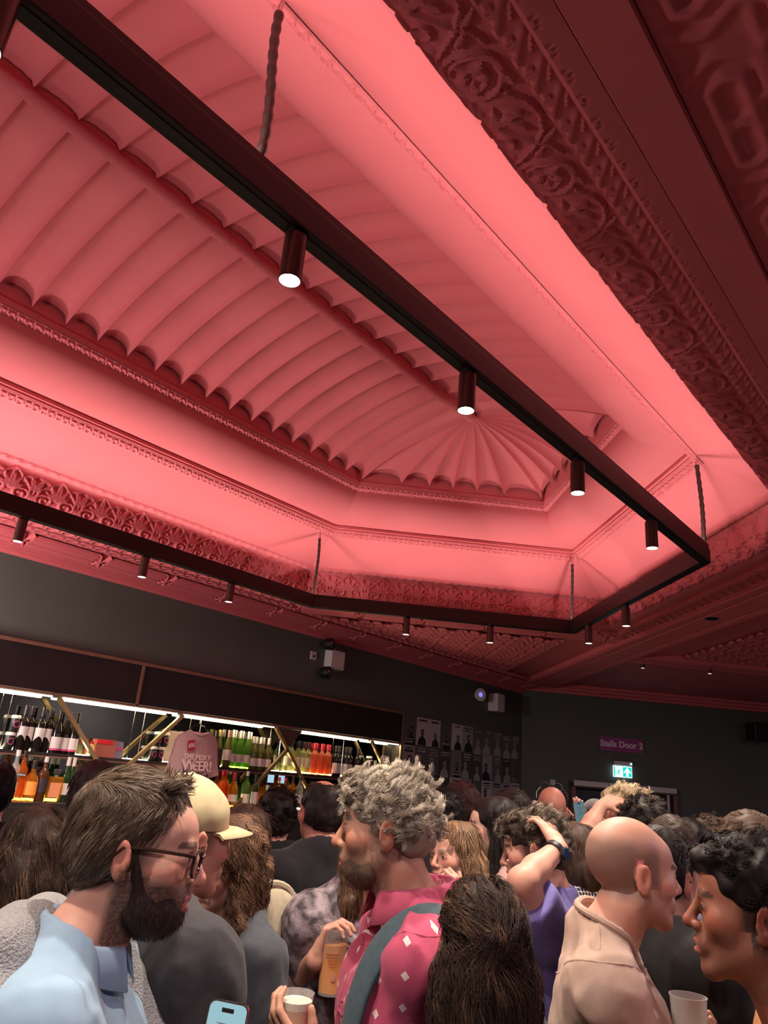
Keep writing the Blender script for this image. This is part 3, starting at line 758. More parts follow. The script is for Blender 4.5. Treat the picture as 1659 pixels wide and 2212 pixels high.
for a, b in ((XL, 2.70), (2.785, 3.815), (3.895, 4.93), (5.33, 6.32), (6.39, XR-.02)):
    g = MB(); g.box(P3((a+b)/2, YF+.045, ZL+.000), (b-a, .035, .008)); g.build('led_strip', M['led'], bb)
    light_area('bar_led', ((a+b)/2, YF+.045, ZL-.008), (0, .15, -1), b-a, .03, BAR_W*(b-a), BAR_COL, xdir=(1, 0, 0))
bb = unit('upper_shelf', 4.0, ZS, 'black upper bar shelf with copper edge and warm light strip', 'shelf')
mb = MB(); mb.box(P3((XL+XR)/2, (YF+YM)/2+.005, ZS-.012), (XR-XL, YM-YF-.01, .024)); mb.build('shelf_board', M['shelf'], bb)
mb = MB(); mb.box(P3((XL+XR)/2, YF+.004, ZS-.028), (XR-XL, .012, .010)); mb.build('shelf_edge', M['copper_trim'], bb)
mb = MB(); mb.box(P3((XL+XR)/2, YM-.012, ZS+.004), (XR-XL-.04, .008, .007)); mb.build('led_strip', M['led'], bb)
light_area('bar_led', ((XL+XR)/2, YM-.03, ZS+.012), (0, -.5, 1), XR-XL, .02, BAR_W*.5*(XR-XL), BAR_COL, xdir=(1, 0, 0))
ZB = 1.43
bb = unit('bar_cabinet', 4.0, 0, 'dark back bar cabinet carrying the spirit bottles', 'cabinet')
mb = MB(); mb.box(P3((XL+XR)/2, (YF+YM)/2-.09, ZB-.015), (XR-XL, YM-YF+.18, .03)); mb.build('cabinet_top', M['shelf'], bb)
mb = MB(); mb.box(P3((XL+XR)/2, YM-.012, ZB+.004), (XR-XL-.04, .008, .007)); mb.build('led_strip', M['led'], bb)
light_area('bar_led', ((XL+XR)/2, YM-.03, ZB+.012), (0, -.5, 1), XR-XL, .02, BAR_W*.55*(XR-XL), BAR_COL, xdir=(1, 0, 0))
mb = MB(); mb.box(P3((XL+XR)/2, (YF+YW)/2-.103, .70), (XR-XL, YW-YF+.194, 1.40)); mb.build('base_cabinet', M['black_panel'], bb)
# brass diagonals in the front plane
bb = unit('brass_lattice', 4.0, ZB, 'lattice of slanted brass bars in front of the bar shelves', 'lattice')
diag = [((2.737, 2.144), (3.15, 1.722), True), ((3.852, 2.144), (3.354, 1.646), True), ((4.932, 2.144), (5.429, 1.628), True), ((5.104, 1.958), (4.61, 1.488), True), ((6.345, 2.146), (6.529, 1.947), True)]
for (x0, z0), (x1, z1), ext in diag:
    k = (z0-ZB-.002)/(z0-z1); x1, z1 = x0+(x1-x0)*k, ZB+.002
    mb = MB(); mb.bar(P3(x0, YF+.0, z0+.004), P3(x1, YF+.0, z1), .03, .028, up=(0, 1, 0)); mb.build('brass_diagonal', M['brass'], bb)
mb = MB(); mb.prism([(4.955, 2.15), (5.285, 2.15), (5.118, 1.985)], P3(0, YF+.012, 0), (1, 0, 0), (0, 0, 1), .006); mb.build('infill_panel', M['brown_panel'], bb)
mb = MB(); mb.box(P3(XR-.012, YF, (ZL+ZB)/2), (.024, .02, ZL-ZB)); mb.build('end_post', M['brass'], bb)
mb = MB(); mb.box(P3(XR-.006, (YF+YW)/2, (ZL+ZB)/2), (.012, YW-YF-.02, ZL-ZB)); mb.build('end_panel', M['black_panel'], bb)
for x in (2.42, 3.52, 4.09, 5.05, 5.95):
    mb = MB(); mb.tube([P3(x, YF+.05, ZL), P3(x, YF+.05, ZS)], .003, 6); mb.build('hanging_wire', M['chrome'], bb)
# front counter of the bar, behind the crowd
inv = np.zeros(3)
e = empty('bar_counter', (4.0, 4.35, 0), 'dark front bar counter behind the crowd', 'bar counter')
mb = MB(); mb.box((0, 0, .52), (5.4, .5, 1.04)); mb.build('front_panel', M['black_panel'], e)
mb = MB(); mb.box((0, -.02, 1.065), (5.5, .62, .05)); mb.build('worktop', noisy('counter_top', (.10, .08, .075), (.16, .13, .12), 12, .25), e, bevel=.006)

# ------------------------------------------------------------------ bottles: one builder per kind, then copies
def dup(root, loc, label, group=None, rotz=0.0):
    r_ = root.copy(); COL.objects.link(r_); r_.location = tuple(map(float, loc)); r_.rotation_euler = (0, 0, rotz); r_['label'] = label
    if group: r_['group'] = group
    for ch in root.children:
        c = ch.copy(); COL.objects.link(c); c.parent = r_
        for g in ch.children:
            d = g.copy(); COL.objects.link(d); d.parent = c
    return r_

def glass(name, c, rough=.08, trans=.0, emit=0): return principled(name, c, rough, spec=.6, trans=trans, ior=1.3)
def clear(name, c): return principled(name, c, .05, spec=.6, trans=.85, ior=1.15)
GL = dict(red=glass('dark_wine_glass', (.012, .008, .007)), green=clear('green_glass', (.30, .55, .10)), olive=glass('olive_glass', (.07, .065, .018)), pale=clear('pale_wine_glass', (.80, .80, .42)),
          rose=clear('rose_wine_glass', (.95, .36, .20)), white=clear('clear_glass', (.85, .88, .82)), amber=clear('amber_spirit', (.95, .38, .05)), orange=clear('orange_spirit', (1.0, .25, .04)), brown=glass('brown_glass', (.06, .02, .008)), dkgreen=glass('dark_green_glass', (.015, .04, .012)))
PAPER = principled('paper_label', (.62, .55, .53), .6); CREAM = principled('cream_label', (.75, .70, .52), .6); DARKP = principled('dark_label', (.03, .02, .025), .5); PINKP = principled('pink_label', (.55, .06, .18), .5)
CAPS = dict(white=principled('white_capsule', (.55, .5, .47), .4), dark=principled('dark_capsule', (.02, .015, .015), .35), red=principled('red_capsule', (.45, .02, .04), .35), gold=principled('gold_capsule', (.45, .33, .08), .35, .5), copper=principled('copper_capsule', (.35, .14, .09), .4, .4))
def bottle(kind, glass_m, cap_m, label_m=PAPER, shape='bordeaux', h=.30, lab=(.06, .15), band=None, curved=False):
    e = empty(kind, (0, 0, 0))
    r = {'bordeaux': .0345, 'burgundy': .0375, 'champagne': .040, 'spirit': .040, 'slim': .033, 'round': .046}[shape]
    n = {'bordeaux': [(r, .62), (r*.92, .66), (.5*r, .72), (.4*r, .78)], 'burgundy': [(r, .50), (r*.85, .58), (r*.55, .70), (r*.38, .80)], 'champagne': [(r, .48), (r*.88, .56), (r*.55, .72), (r*.36, .86)],
         'spirit': [(r, .60), (r*.9, .66), (r*.45, .74), (r*.34, .80)], 'slim': [(r, .55), (r*.9, .62), (r*.5, .76), (r*.4, .86)], 'round': [(r*.95, .40), (r*1.0, .5), (r*.75, .62), (r*.36, .72)]}[shape]
    prof = [(0, .004), (r*.9, .0), (r, .02*h/.3)]+[(a, b*h) for a, b in n]+[(n[-1][0], h*.97), (n[-1][0]*1.12, h*.975), (n[-1][0]*1.12, h*.995), (0, h)]
    mb = MB(); mb.lathe(prof, 18); mb.build('glass_body', glass_m, e, smooth=True)
    if label_m:
        a, b = lab; mb = MB(); m_ = 18; t = np.linspace(-PI*.95, -.05*PI, m_)
        lo = a+(.02*np.cos((t+PI/2)*2.2) if curved else 0*t)
        R_ = r+.0012
        V = np.concatenate([np.stack([R_*np.cos(t), R_*np.sin(t), lo], 1), np.stack([R_*np.cos(t), R_*np.sin(t), 0*t+b], 1)])
        mb.add(V, [(i, i+1, m_+i+1, m_+i) for i in range(m_-1)]); lb = mb.build('label', label_m, e, smooth=True)
        if band:
            mb = MB(); V2 = V.copy(); V2[:, :2] *= (r+.002)/R_; V2[:m_, 2] = a; V2[m_:, 2] = a+.014; mb.add(V2, mb.F or [(i, i+1, m_+i+1, m_+i) for i in range(m_-1)]); mb.build('label_band', band, lb, smooth=True)
    rc = n[-1][0]+.0018
    mb = MB(); mb.lathe([(0, h*.80 if shape != 'spirit' else h*.88), (rc, h*.80 if shape != 'spirit' else h*.88), (rc, h*.985), (rc*1.1, h*.99), (rc*1.05, h*1.005), (0, h*1.006)], 14); mb.build('capsule', cap_m, e, smooth=True)
    return e
YB = (YF+YM)/2
def row(proto, xs, z, text, cat, group, yj=0.0, first=True):
    for i, x in enumerate(xs):
        lab = text if len(xs) == 1 else f'{text}, {ORD[i]} from left'
        loc = (x, YB+(yj if i % 2 else -yj*.4), z)
        rz = random.uniform(-.15, .15)-.35
        if i == 0 and first:
            proto.location = loc; proto.rotation_euler = (0, 0, rz); tag(proto, lab, cat, group)
        else:
            o = dup(proto, loc, lab, group, rz); o['category'] = cat
ORD = ['first', 'second', 'third', 'fourth', 'fifth', 'sixth', 'seventh', 'eighth', 'ninth', 'tenth']
def bx(px, z): # x on the shelf under this pixel column
    return on_y(px, 1655, YB)[0]
def bxs(pxs): return [bx(p, ZS) for p in pxs]
US = 'bottles on the upper back bar shelf'
row(bottle('wine_bottle', GL['red'], CAPS['dark'], PAPER, 'bordeaux', .31, (.085, .165), curved=True), bxs((28, 45, 67, 86)), ZS, 'tall dark wine bottle with white curved-edge label', 'bottle', US, .012)
row(bottle('wine_bottle', GL['red'], CAPS['dark'], PAPER, 'burgundy', .30, (.02, .115), band=PINKP), bxs((106, 128, 145)), ZS, 'dark wine bottle with a low white label and pink base band', 'bottle', US, .012)
row(bottle('champagne_bottle', GL['red'], CAPS['dark'], DARKP, 'champagne', .30), bxs((457,)), ZS, 'black sparkling wine bottle just right of the pink T-shirt', 'bottle', US)
row(bottle('champagne_bottle', GL['olive'], CAPS['gold'], DARKP, 'champagne', .31), bxs((466,)), ZS, 'dark sparkling bottle with a gold foil neck, right of the pink T-shirt', 'bottle', US)
row(bottle('champagne_bottle', GL['olive'], CAPS['copper'], PAPER, 'champagne', .31), bxs((486,)), ZS, 'dark sparkling bottle with a copper foil neck and pale label', 'bottle', US)
row(bottle('wine_bottle', GL['green'], CAPS['white'], PAPER, 'slim', .325, (.05, .12)), bxs((495, 502, 511, 518, 528, 536)), ZS, 'green glass wine bottle with white capsule', 'bottle', US, .022)
row(bottle('wine_bottle', GL['olive'], CAPS['white'], PAPER, 'burgundy', .29, (.03, .10)), bxs((541, 549, 557, 565, 574)), ZS, 'olive wine bottle with low pale label left of the brass crossing', 'bottle', US, .018)
row(bottle('wine_bottle', GL['pale'], CAPS['dark'], CREAM, 'bordeaux', .30, (.06, .15)), bxs((617, 630, 641, 655, 661)), ZS, 'pale white wine bottle with a dark cap right of the brass crossing', 'bottle', US, .02)
row(bottle('wine_bottle', GL['rose'], CAPS['red'], None, 'bordeaux', .30), bxs((675, 682, 691, 697, 704, 711)), ZS, 'rosé wine bottle glowing orange pink with a red capsule', 'bottle', US, .02)
row(bottle('wine_bottle', GL['red'], CAPS['dark'], PAPER, 'bordeaux', .30, (.03, .13)), bxs((722, 733, 745, 757, 770)), ZS, 'dark red wine bottle with white label behind the grey curly hair', 'bottle', US, .02)
row(bottle('clear_bottle', GL['white'], CAPS['white'], CREAM, 'round', .20, (.03, .09)), bxs((829, 849)), ZS, 'small clear spirit bottle at the right end of upper shelf', 'bottle', US)
LS = 'spirit bottles on the lower back bar shelf'
def lxs(pxs): return [on_y(p, 1740, YB-.06)[0] for p in pxs]
YB0 = YB; YB = YB-.06
row(bottle('spirit_bottle', GL['white'], CAPS['white'], CREAM, 'spirit', .33, (.05, .12)), lxs((22,)), ZB, 'tall clear spirit bottle at the left end of lower shelf', 'bottle', LS)
ap = bottle('spirit_bottle', GL['orange'], CAPS['dark'], None, 'spirit', .33)
mb = MB(); mb.box((0, -.0425, .17), (.06, .004, .022)); tp = mb.build('label', DARKP, ap); text_mesh('lettering', 'APEROL', .016, (0, -.0455, .17), (1, 0, 0), (0, 0, 1), M['white_paint'], tp, .001)
row(ap, lxs((38,)), ZB, 'orange aperitif bottle with a dark label band on lower shelf', 'bottle', LS)
row(bottle('spirit_bottle', GL['amber'], CAPS['dark'], principled('orange_label', (.8, .28, .05), .5), 'round', .27, (.04, .13)), lxs((64,)), ZB, 'round brown liqueur bottle with an orange label on lower shelf', 'bottle', LS)
row(bottle('spirit_bottle', GL['brown'], CAPS['white'], DARKP, 'spirit', .30), lxs((88,)), ZB, 'dark coffee liqueur bottle left of the square decanter', 'bottle', LS)
# square decanter
sq = empty('square_bottle'); mb = MB(); mb.box((0, 0, .085), (.11, .07, .17)); mb.build('glass_body', GL['amber'], sq, bevel=.012)
mb = MB(); mb.lathe([(.018, .165), (.016, .19), (0, .191)], 14); mb.build('neck', GL['white'], sq, smooth=True)
mb = MB(); mb.box((0, 0, .205), (.05, .05, .035)); mb.build('stopper', DARKP, sq, bevel=.004)
mb = MB(); mb.box((0, -.0365, .08), (.075, .003, .10)); mb.build('label', principled('rust_label', (.55, .2, .09), .5), sq)
row(sq, lxs((117,)), ZB, 'square amber liqueur decanter with black stopper on lower shelf', 'bottle', LS)
row(bottle('spirit_bottle', GL['dkgreen'], CAPS['white'], PAPER, 'slim', .31, (.05, .13)), lxs((138, 150)), ZB, 'tall dark bottle right of the square decanter', 'bottle', LS)
row(bottle('spirit_bottle', GL['orange'], CAPS['red'], PINKP, 'spirit', .30, (.04, .10)), lxs((482, 489)), ZB, 'orange red liqueur bottle above the cap brim', 'bottle', LS)
row(bottle('spirit_bottle', GL['amber'], CAPS['red'], CREAM, 'round', .29, (.05, .11)), lxs((508,)), ZB, 'yellow orange liqueur bottle with red capsule above the cap brim', 'bottle', LS)
row(bottle('spirit_bottle', GL['green'], CAPS['white'], CREAM, 'spirit', .31, (.04, .12)), lxs((536,)), ZB, 'green herbal liqueur bottle with a cream label at foot of the diagonal', 'bottle', LS)
row(bottle('spirit_bottle', GL['dkgreen'], CAPS['dark'], PAPER, 'bordeaux', .29, (.03, .14)), lxs((555,)), ZB, 'dark green gin bottle with a broad grey label', 'bottle', LS)
row(bottle('spirit_bottle', GL['amber'], CAPS['red'], PINKP, 'spirit', .28, (.05, .12)), lxs((606, 621)), ZB, 'red capped spirit bottle left of the balding man', 'bottle', LS)
row(bottle('spirit_bottle', GL['amber'], CAPS['dark'], DARKP, 'bordeaux', .31, (.08, .15)), lxs((637,)), ZB, 'amber whisky bottle with dark oval label beside the balding man', 'bottle', LS)
row(bottle('spirit_bottle', GL['white'], CAPS['dark'], PAPER, 'spirit', .30, (.05, .14)), lxs((652,)), ZB, 'clear spirit bottle partly behind the balding man', 'bottle', LS)
YB = YB0
# drink cans, stacked two high
def can():
    e = empty('drinks_can'); mb = MB(); mb.lathe([(0, 0), (.027, 0), (.033, .008), (.033, .108), (.028, .116), (0, .115)], 20); mb.build('can_body', M['black_pl'], e, smooth=True)
    mb = MB(); mb.lathe([(.0335, .095), (.0335, .108), (.0285, .117), (0, .1165)], 20); mb.build('can_rim', CAPS['white'], e, smooth=True)
    mb = MB(); t = np.linspace(0, 2*PI, 25); ring = [np.array([.034*math.sin(.62*math.cos(a)), -.034*math.cos(.62*math.cos(a)), .055+.021*math.sin(a)]) for a in t]; mb.tube(ring, .0022, 6, caps=False); mb.build('ring_mark', PINKP, e, smooth=True)
    return e
c0 = can(); k = 0
for px, lv, lab in ((6, 0, 'lower black can with a pink ring at the far left of shelf'), (10, 1, 'upper black can with a pink ring at the far left of shelf'), (325, 0, 'lower black can beside the pale hanging T-shirt, left one'), (340, 0, 'lower black can beside the pale hanging T-shirt, right one'), (330, 1, 'upper black can beside the T-shirt, left one'), (346, 1, 'upper black can beside the T-shirt, right one'), (789, 0, 'lower black can behind the grey curly hair'), (796, 1, 'upper black can behind the grey curly hair')):
    loc = (bx(px, ZS), YB, ZS+lv*.118)
    if k == 0: c0.location = loc; tag(c0, lab, 'can', 'black drinks cans on the upper shelf')
    else: dup(c0, loc, lab, 'black drinks cans on the upper shelf')['category'] = 'can'
    k += 1
# snack boxes
e = empty('snack_box', (bx(216, ZS), YB, ZS), 'red snack box with a pale front on upper shelf', 'box'); mb = MB(); mb.box((0, 0, .065), (.17, .07, .13)); mb.build('carton', principled('rust_carton', (.35, .10, .07), .5), e)
mb = MB(); mb.box((-.02, -.037, .112), (.13, .004, .032)); mb.build('red_header', principled('red_print', (.6, .02, .03), .5), e)
e = empty('snack_packet', (bx(243, ZS), YB, ZS), 'grey blue snack packet beside the red box', 'packet'); mb = MB(); mb.prism([(-.06, 0), (.06, 0), (.055, .06), (.045, .125), (-.05, .13), (-.057, .06)], (0, .02, 0), (1, 0, 0), (0, 0, 1), .04); mb.build('packet', principled('grey_packet', (.22, .2, .24), .4), e)
mb = MB(); mb.box((0, -.022, .07), (.08, .004, .02)); mb.build('print', PINKP, e)
e = empty('pump_bottle', (bx(186, ZS), YB-.02, ZS), 'small pale syrup bottle with red top left of the red box', 'bottle'); mb = MB(); mb.lathe([(0, 0), (.026, 0), (.026, .07), (.012, .09), (0, .091)], 16); mb.build('bottle_body', GL['pale'], e, smooth=True)
mb = MB(); mb.lathe([(0, .088), (.013, .088), (.013, .108), (0, .11)], 12); mb.build('red_cap', CAPS['red'], e, smooth=True)
# glowing panels standing in for screen reflections in the mirror
scr = emitter('pale_blue_reflection', (.45, .7, .85), .9)
for k, px in enumerate((577, 600)):
    x = on_y(px, 1700, YB)[0]; e = empty('screen_reflection', (x, YB-.03, ZB), f'pale blue glowing stand-in for a screen reflection, {["left", "right"][k]} one of two', 'screen', 'screen reflections behind the bar')
    mb = MB(); mb.box((0, 0, .265), (.085, .012, .12)); mb.build('bezel', M['black_pl'], e)
    mb = MB(); mb.box((0, -.0075, .275), (.078, .003, .095)); mb.build('display', scr, e)
    mb = MB(); mb.box((0, .01, .105), (.03, .02, .21)); mb.box((0, 0, .005), (.09, .06, .01)); mb.build('stand', M['grey_metal'], e)

# ------------------------------------------------------------------ T-shirt on a wire hanger
TS = empty('hanging_tshirt', (4.0, YF-.055, ZL-.02), 'pink grey T-shirt with cartoon lettering on a hanger under the led strip', 'T-shirt')
shirt_m = noisy('pale_pink_cotton', (.52, .33, .32), (.48, .30, .29), 30, .85, bump=.15, bscale=40)
def tshirt():
    out = [(-.10, -.105), (-.055, -.125), (0, -.138), (.055, -.125), (.10, -.105), (.19, -.15), (.215, -.19), (.245, -.36), (.27, -.445), (.195, -.47), (.178, -.40), (.175, -.70), (-.175, -.70), (-.178, -.40), (-.20, -.47), (-.27, -.445), (-.245, -.36), (-.215, -.19), (-.19, -.15)]
    tris = tessellate_polygon([[Vector((*p, 0)) for p in out]])
    import bmesh
    bm = bmesh.new(); vs = [bm.verts.new((p[0], 0, p[1])) for p in out]
    for t in tris: bm.faces.new([vs[i] for i in t])
    bmesh.ops.subdivide_edges(bm, edges=bm.edges[:], cuts=2); bmesh.ops.triangulate(bm, faces=bm.faces[:]); bmesh.ops.subdivide_edges(bm, edges=bm.edges[:], cuts=1)
    bmesh.ops.recalc_face_normals(bm, faces=bm.faces[:])
    for v in bm.verts:
        x, z = v.co.x, v.co.z; th = .028*max(0, 1-(x/.23)**2)+.006
        v.co.y = -th-.008*math.sin(x*38+z*6)*min(1, max(0, -z-.15)*3)
    # the back layer
    geo = bmesh.ops.duplicate(bm, geom=bm.verts[:]+bm.edges[:]+bm.faces[:])
    for g in geo['geom']:
        if isinstance(g, bmesh.types.BMVert): g.co.y = .012+.004*math.sin(g.co.x*30); g.co.z += .03*max(0, 1-abs(g.co.x)/.1)*(g.co.z > -.2)
    me = bpy.data.meshes.new('front_and_back'); bm.to_mesh(me); bm.free(); me.materials.append(shirt_m)
    for p in me.polygons: p.use_smooth = True
    return link(bpy.data.objects.new('fabric', me), TS)
fab = tshirt()
mb = MB(); mb.tube([(-.10, -.012, -.105), (-.055, -.034, -.125), (0, -.04, -.138), (.055, -.034, -.125), (.10, -.012, -.105)], .007, 6); mb.build('neckband', shirt_m, TS, smooth=True)
mb = MB(); mb.tube([(0, .0, .015), (0, 0, -.04), (-.02, 0, -.055), (-.055, 0, -.06), (-.09, 0, -.10), (-.17, 0, -.15)], .0025, 6); mb.tube([(0, 0, -.04), (.02, 0, -.055), (.055, 0, -.06), (.09, 0, -.10), (.17, 0, -.15)], .0025, 6); mb.build('wire_hanger', M['chrome'], TS, smooth=True)
ty = -.048
Rt = np.stack([[.97, 0, .2], [0, 1, 0], [-.2, 0, .97]], 0)
mb = MB(); mb.box((-.085, ty, -.225), (.072, .003, .088), Rt.T@np.eye(3)); pt = mb.build('price_tag', principled('red_price_tag', (.40, .025, .05), .5), TS)
text_mesh('price', '£25', .042, (-.085, ty-.003, -.225), (.97, 0, .2), (-.2, 0, .97), M['white_paint'], pt, .001, bold=.001)
lm = principled('pink_print', (.80, .55, .53), .7)
text_mesh('upper_lettering', 'THE PESKY', .058, (-.005, ty, -.315), (1, 0, 0), (0, 0, 1), lm, TS, .003, bold=.0012)
for ch, x, sz, a in (('W', -.082, .125, .05), ('E', -.014, .10, -.06), ('E', .040, .11, .05), ('R', .096, .105, -.05), ('!', .143, .12, .1)):
    text_mesh('large_letter', ch, sz, (x, ty-.001, -.385), (math.cos(a), 0, math.sin(a)), (-math.sin(a), 0, math.cos(a)), lm, TS, .003, bold=.003)
mb = MB(); mb.prism([(-.125, -.62), (.135, -.62), (.135, -.44), (.09, -.455), (.03, -.435), (-.03, -.45), (-.085, -.435), (-.10, -.39), (-.125, -.385)], (0, ty+.004, 0), (1, 0, 0), (0, 0, 1), .004); mb.build('dark_print', principled('purple_print', (.075, .028, .075), .7), TS)
mb = MB(); mb.lathe([(0, 0), (.015, 0), (.015, .003), (0, .003)], 16, (.045, ty-.0005, -.49), np.array([[1, 0, 0], [0, 0, -1], [0, 1, 0]], float)); mb.build('pale_dot', lm, TS)

# ------------------------------------------------------------------ black-and-white posters by the corner
POST = [principled(f'poster_paper_{i}', (v, v*.96, v*.96), .6) for i, v in enumerate((.06, .11, .19, .32, .50))]
INK = principled('poster_black_ink', (.012, .012, .013), .6); PALE = principled('poster_pale_ink', (.33, .31, .31), .6)
def poster(x0, x1, z0, z1, label, rnd):
    w, h = x1-x0, z1-z0; e = empty('poster', ((x0+x1)/2, YW-.001, (z0+z1)/2), label, 'poster', 'black-and-white posters by the corner')
    shade = rnd.choice([0, 0, 1, 1, 2, 3, 4]); ink = INK if shade >= 2 else PALE
    mb = MB(); mb.box((0, -.003, 0), (w, .005, h)); mb.build('paper', POST[shade], e)
    ct = rnd.choice([-.12, 0, .1])*w; s = w*rnd.uniform(.8, 1.15); zb = -h/2+.002; kind = rnd.random()
    sh = [(-.36, 0), (.36, 0), (.34, .22), (.25, .36), (.09, .44), (.08, .50), (.15, .60), (.15, .72), (.09, .82), (-.08, .82), (-.15, .72), (-.15, .60), (-.08, .50), (-.09, .44), (-.25, .36), (-.34, .22)]
    k = min(s, h*.8); xx = lambda p: max(-w/2+.003, min(w/2-.003, p))
    if kind < .85:
        poly = [(xx(ct+p[0]*k), p[1]*k) for p in sh]
        mb = MB(); mb.prism(poly, (0, -.0055, zb), (1, 0, 0), (0, 0, 1), .001); mb.build('portrait', ink if kind < .55 else INK, e)
        fc = [(ct+.085*k*math.cos(a), .655*k+.10*k*math.sin(a)) for a in np.linspace(0, 2*PI, 12, endpoint=False)]
        mb = MB(); mb.prism(fc, (0, -.0068, zb), (1, 0, 0), (0, 0, 1), .001); mb.build('face', PALE if kind < .55 and shade >= 2 else POST[2], e)
    zt = h*.40 if kind < .6 else -h*.28
    for q in range(rnd.choice([1, 2, 3])):
        ww = w*rnd.uniform(.45, .85); mb = MB(); mb.box((0, -.0085, zt-q*.032), (ww, .001, rnd.choice([.012, .02]))); mb.build('title_bar', PALE if shade < 3 else INK, e)
rp = random.Random(11)
ncol = 11; xa, xb = 7.06, 9.80
rows_ = [(2.515, 2.19), (2.19, 1.86), (1.86, 1.53)]
for c in range(ncol):
    x0 = xa+(xb-xa)*c/ncol; x1 = xa+(xb-xa)*(c+1)/ncol-.002
    off = .0 if c % 3 else .015
    for r_i, (zt_, zb_) in enumerate(rows_):
        poster(x0, x1, zb_-off+.002, zt_-off, f'monochrome poster on the green wall, {["top", "middle", "bottom"][r_i]} row, {(ORD+["eleventh"])[c]} from the left', rp)
# ------------------------------------------------------------------ signed-distance modelling for people and clothes
class SDF:
    def __init__(self): self.ops = []
    def _add(self, f, lo, hi, k, sub): self.ops.append((f, np.asarray(lo, float), np.asarray(hi, float), k, sub)); return self
    def cone(self, a, b, ra, rb=None, k=.012, sub=False):
        a = np.asarray(a, float); b = np.asarray(b, float); rb = ra if rb is None else rb; ab = b-a; q = ab@ab+1e-12
        def f(P):
            t = np.clip(((P-a)@ab)/q, 0, 1); return np.linalg.norm(P-a-t[:, None]*ab, axis=1)-(ra+(rb-ra)*t)
        m = max(ra, rb); return self._add(f, np.minimum(a, b)-m, np.maximum(a, b)+m, k, sub)
    def ball(self, c, r, k=.012, sub=False): return self.cone(c, np.asarray(c, float)+1e-6, r, r, k, sub)
    def ell(self, c, r, k=.02, R=None, sub=False):
        c = np.asarray(c, float); r = np.asarray(r, float)
        def f(P):
            Q = P-c
            if R is not None: Q = Q@R
            k0 = np.linalg.norm(Q/r, axis=1); k1 = np.linalg.norm(Q/(r*r), axis=1)+1e-9
            return k0*(k0-1)/k1
        m = r if R is None else np.full(3, r.max())
        return self._add(f, c-m, c+m, k, sub)
    def eval(self, P):
        d = np.full(len(P), .25)
        for f, lo, hi, k, sub in self.ops:
            mg = k+.035
            i = np.nonzero(np.all((P > lo-mg) & (P < hi+mg), axis=1))[0]
            if not len(i): continue
            a = d[i]; b = f(P[i])
            if sub: b = -b; h = np.clip(.5-.5*(a-b)/k, 0, 1); d[i] = a*(1-h)+b*h+k*h*(1-h)
            else: h = np.clip(.5+.5*(a-b)/k, 0, 1); d[i] = a*(1-h)+b*h-k*h*(1-h)
        return d
    def bounds(self):
        lo = np.min([o[1] for o in self.ops if not o[4]], axis=0)-.03; hi = np.max([o[2] for o in self.ops if not o[4]], axis=0)+.03
        return lo, hi

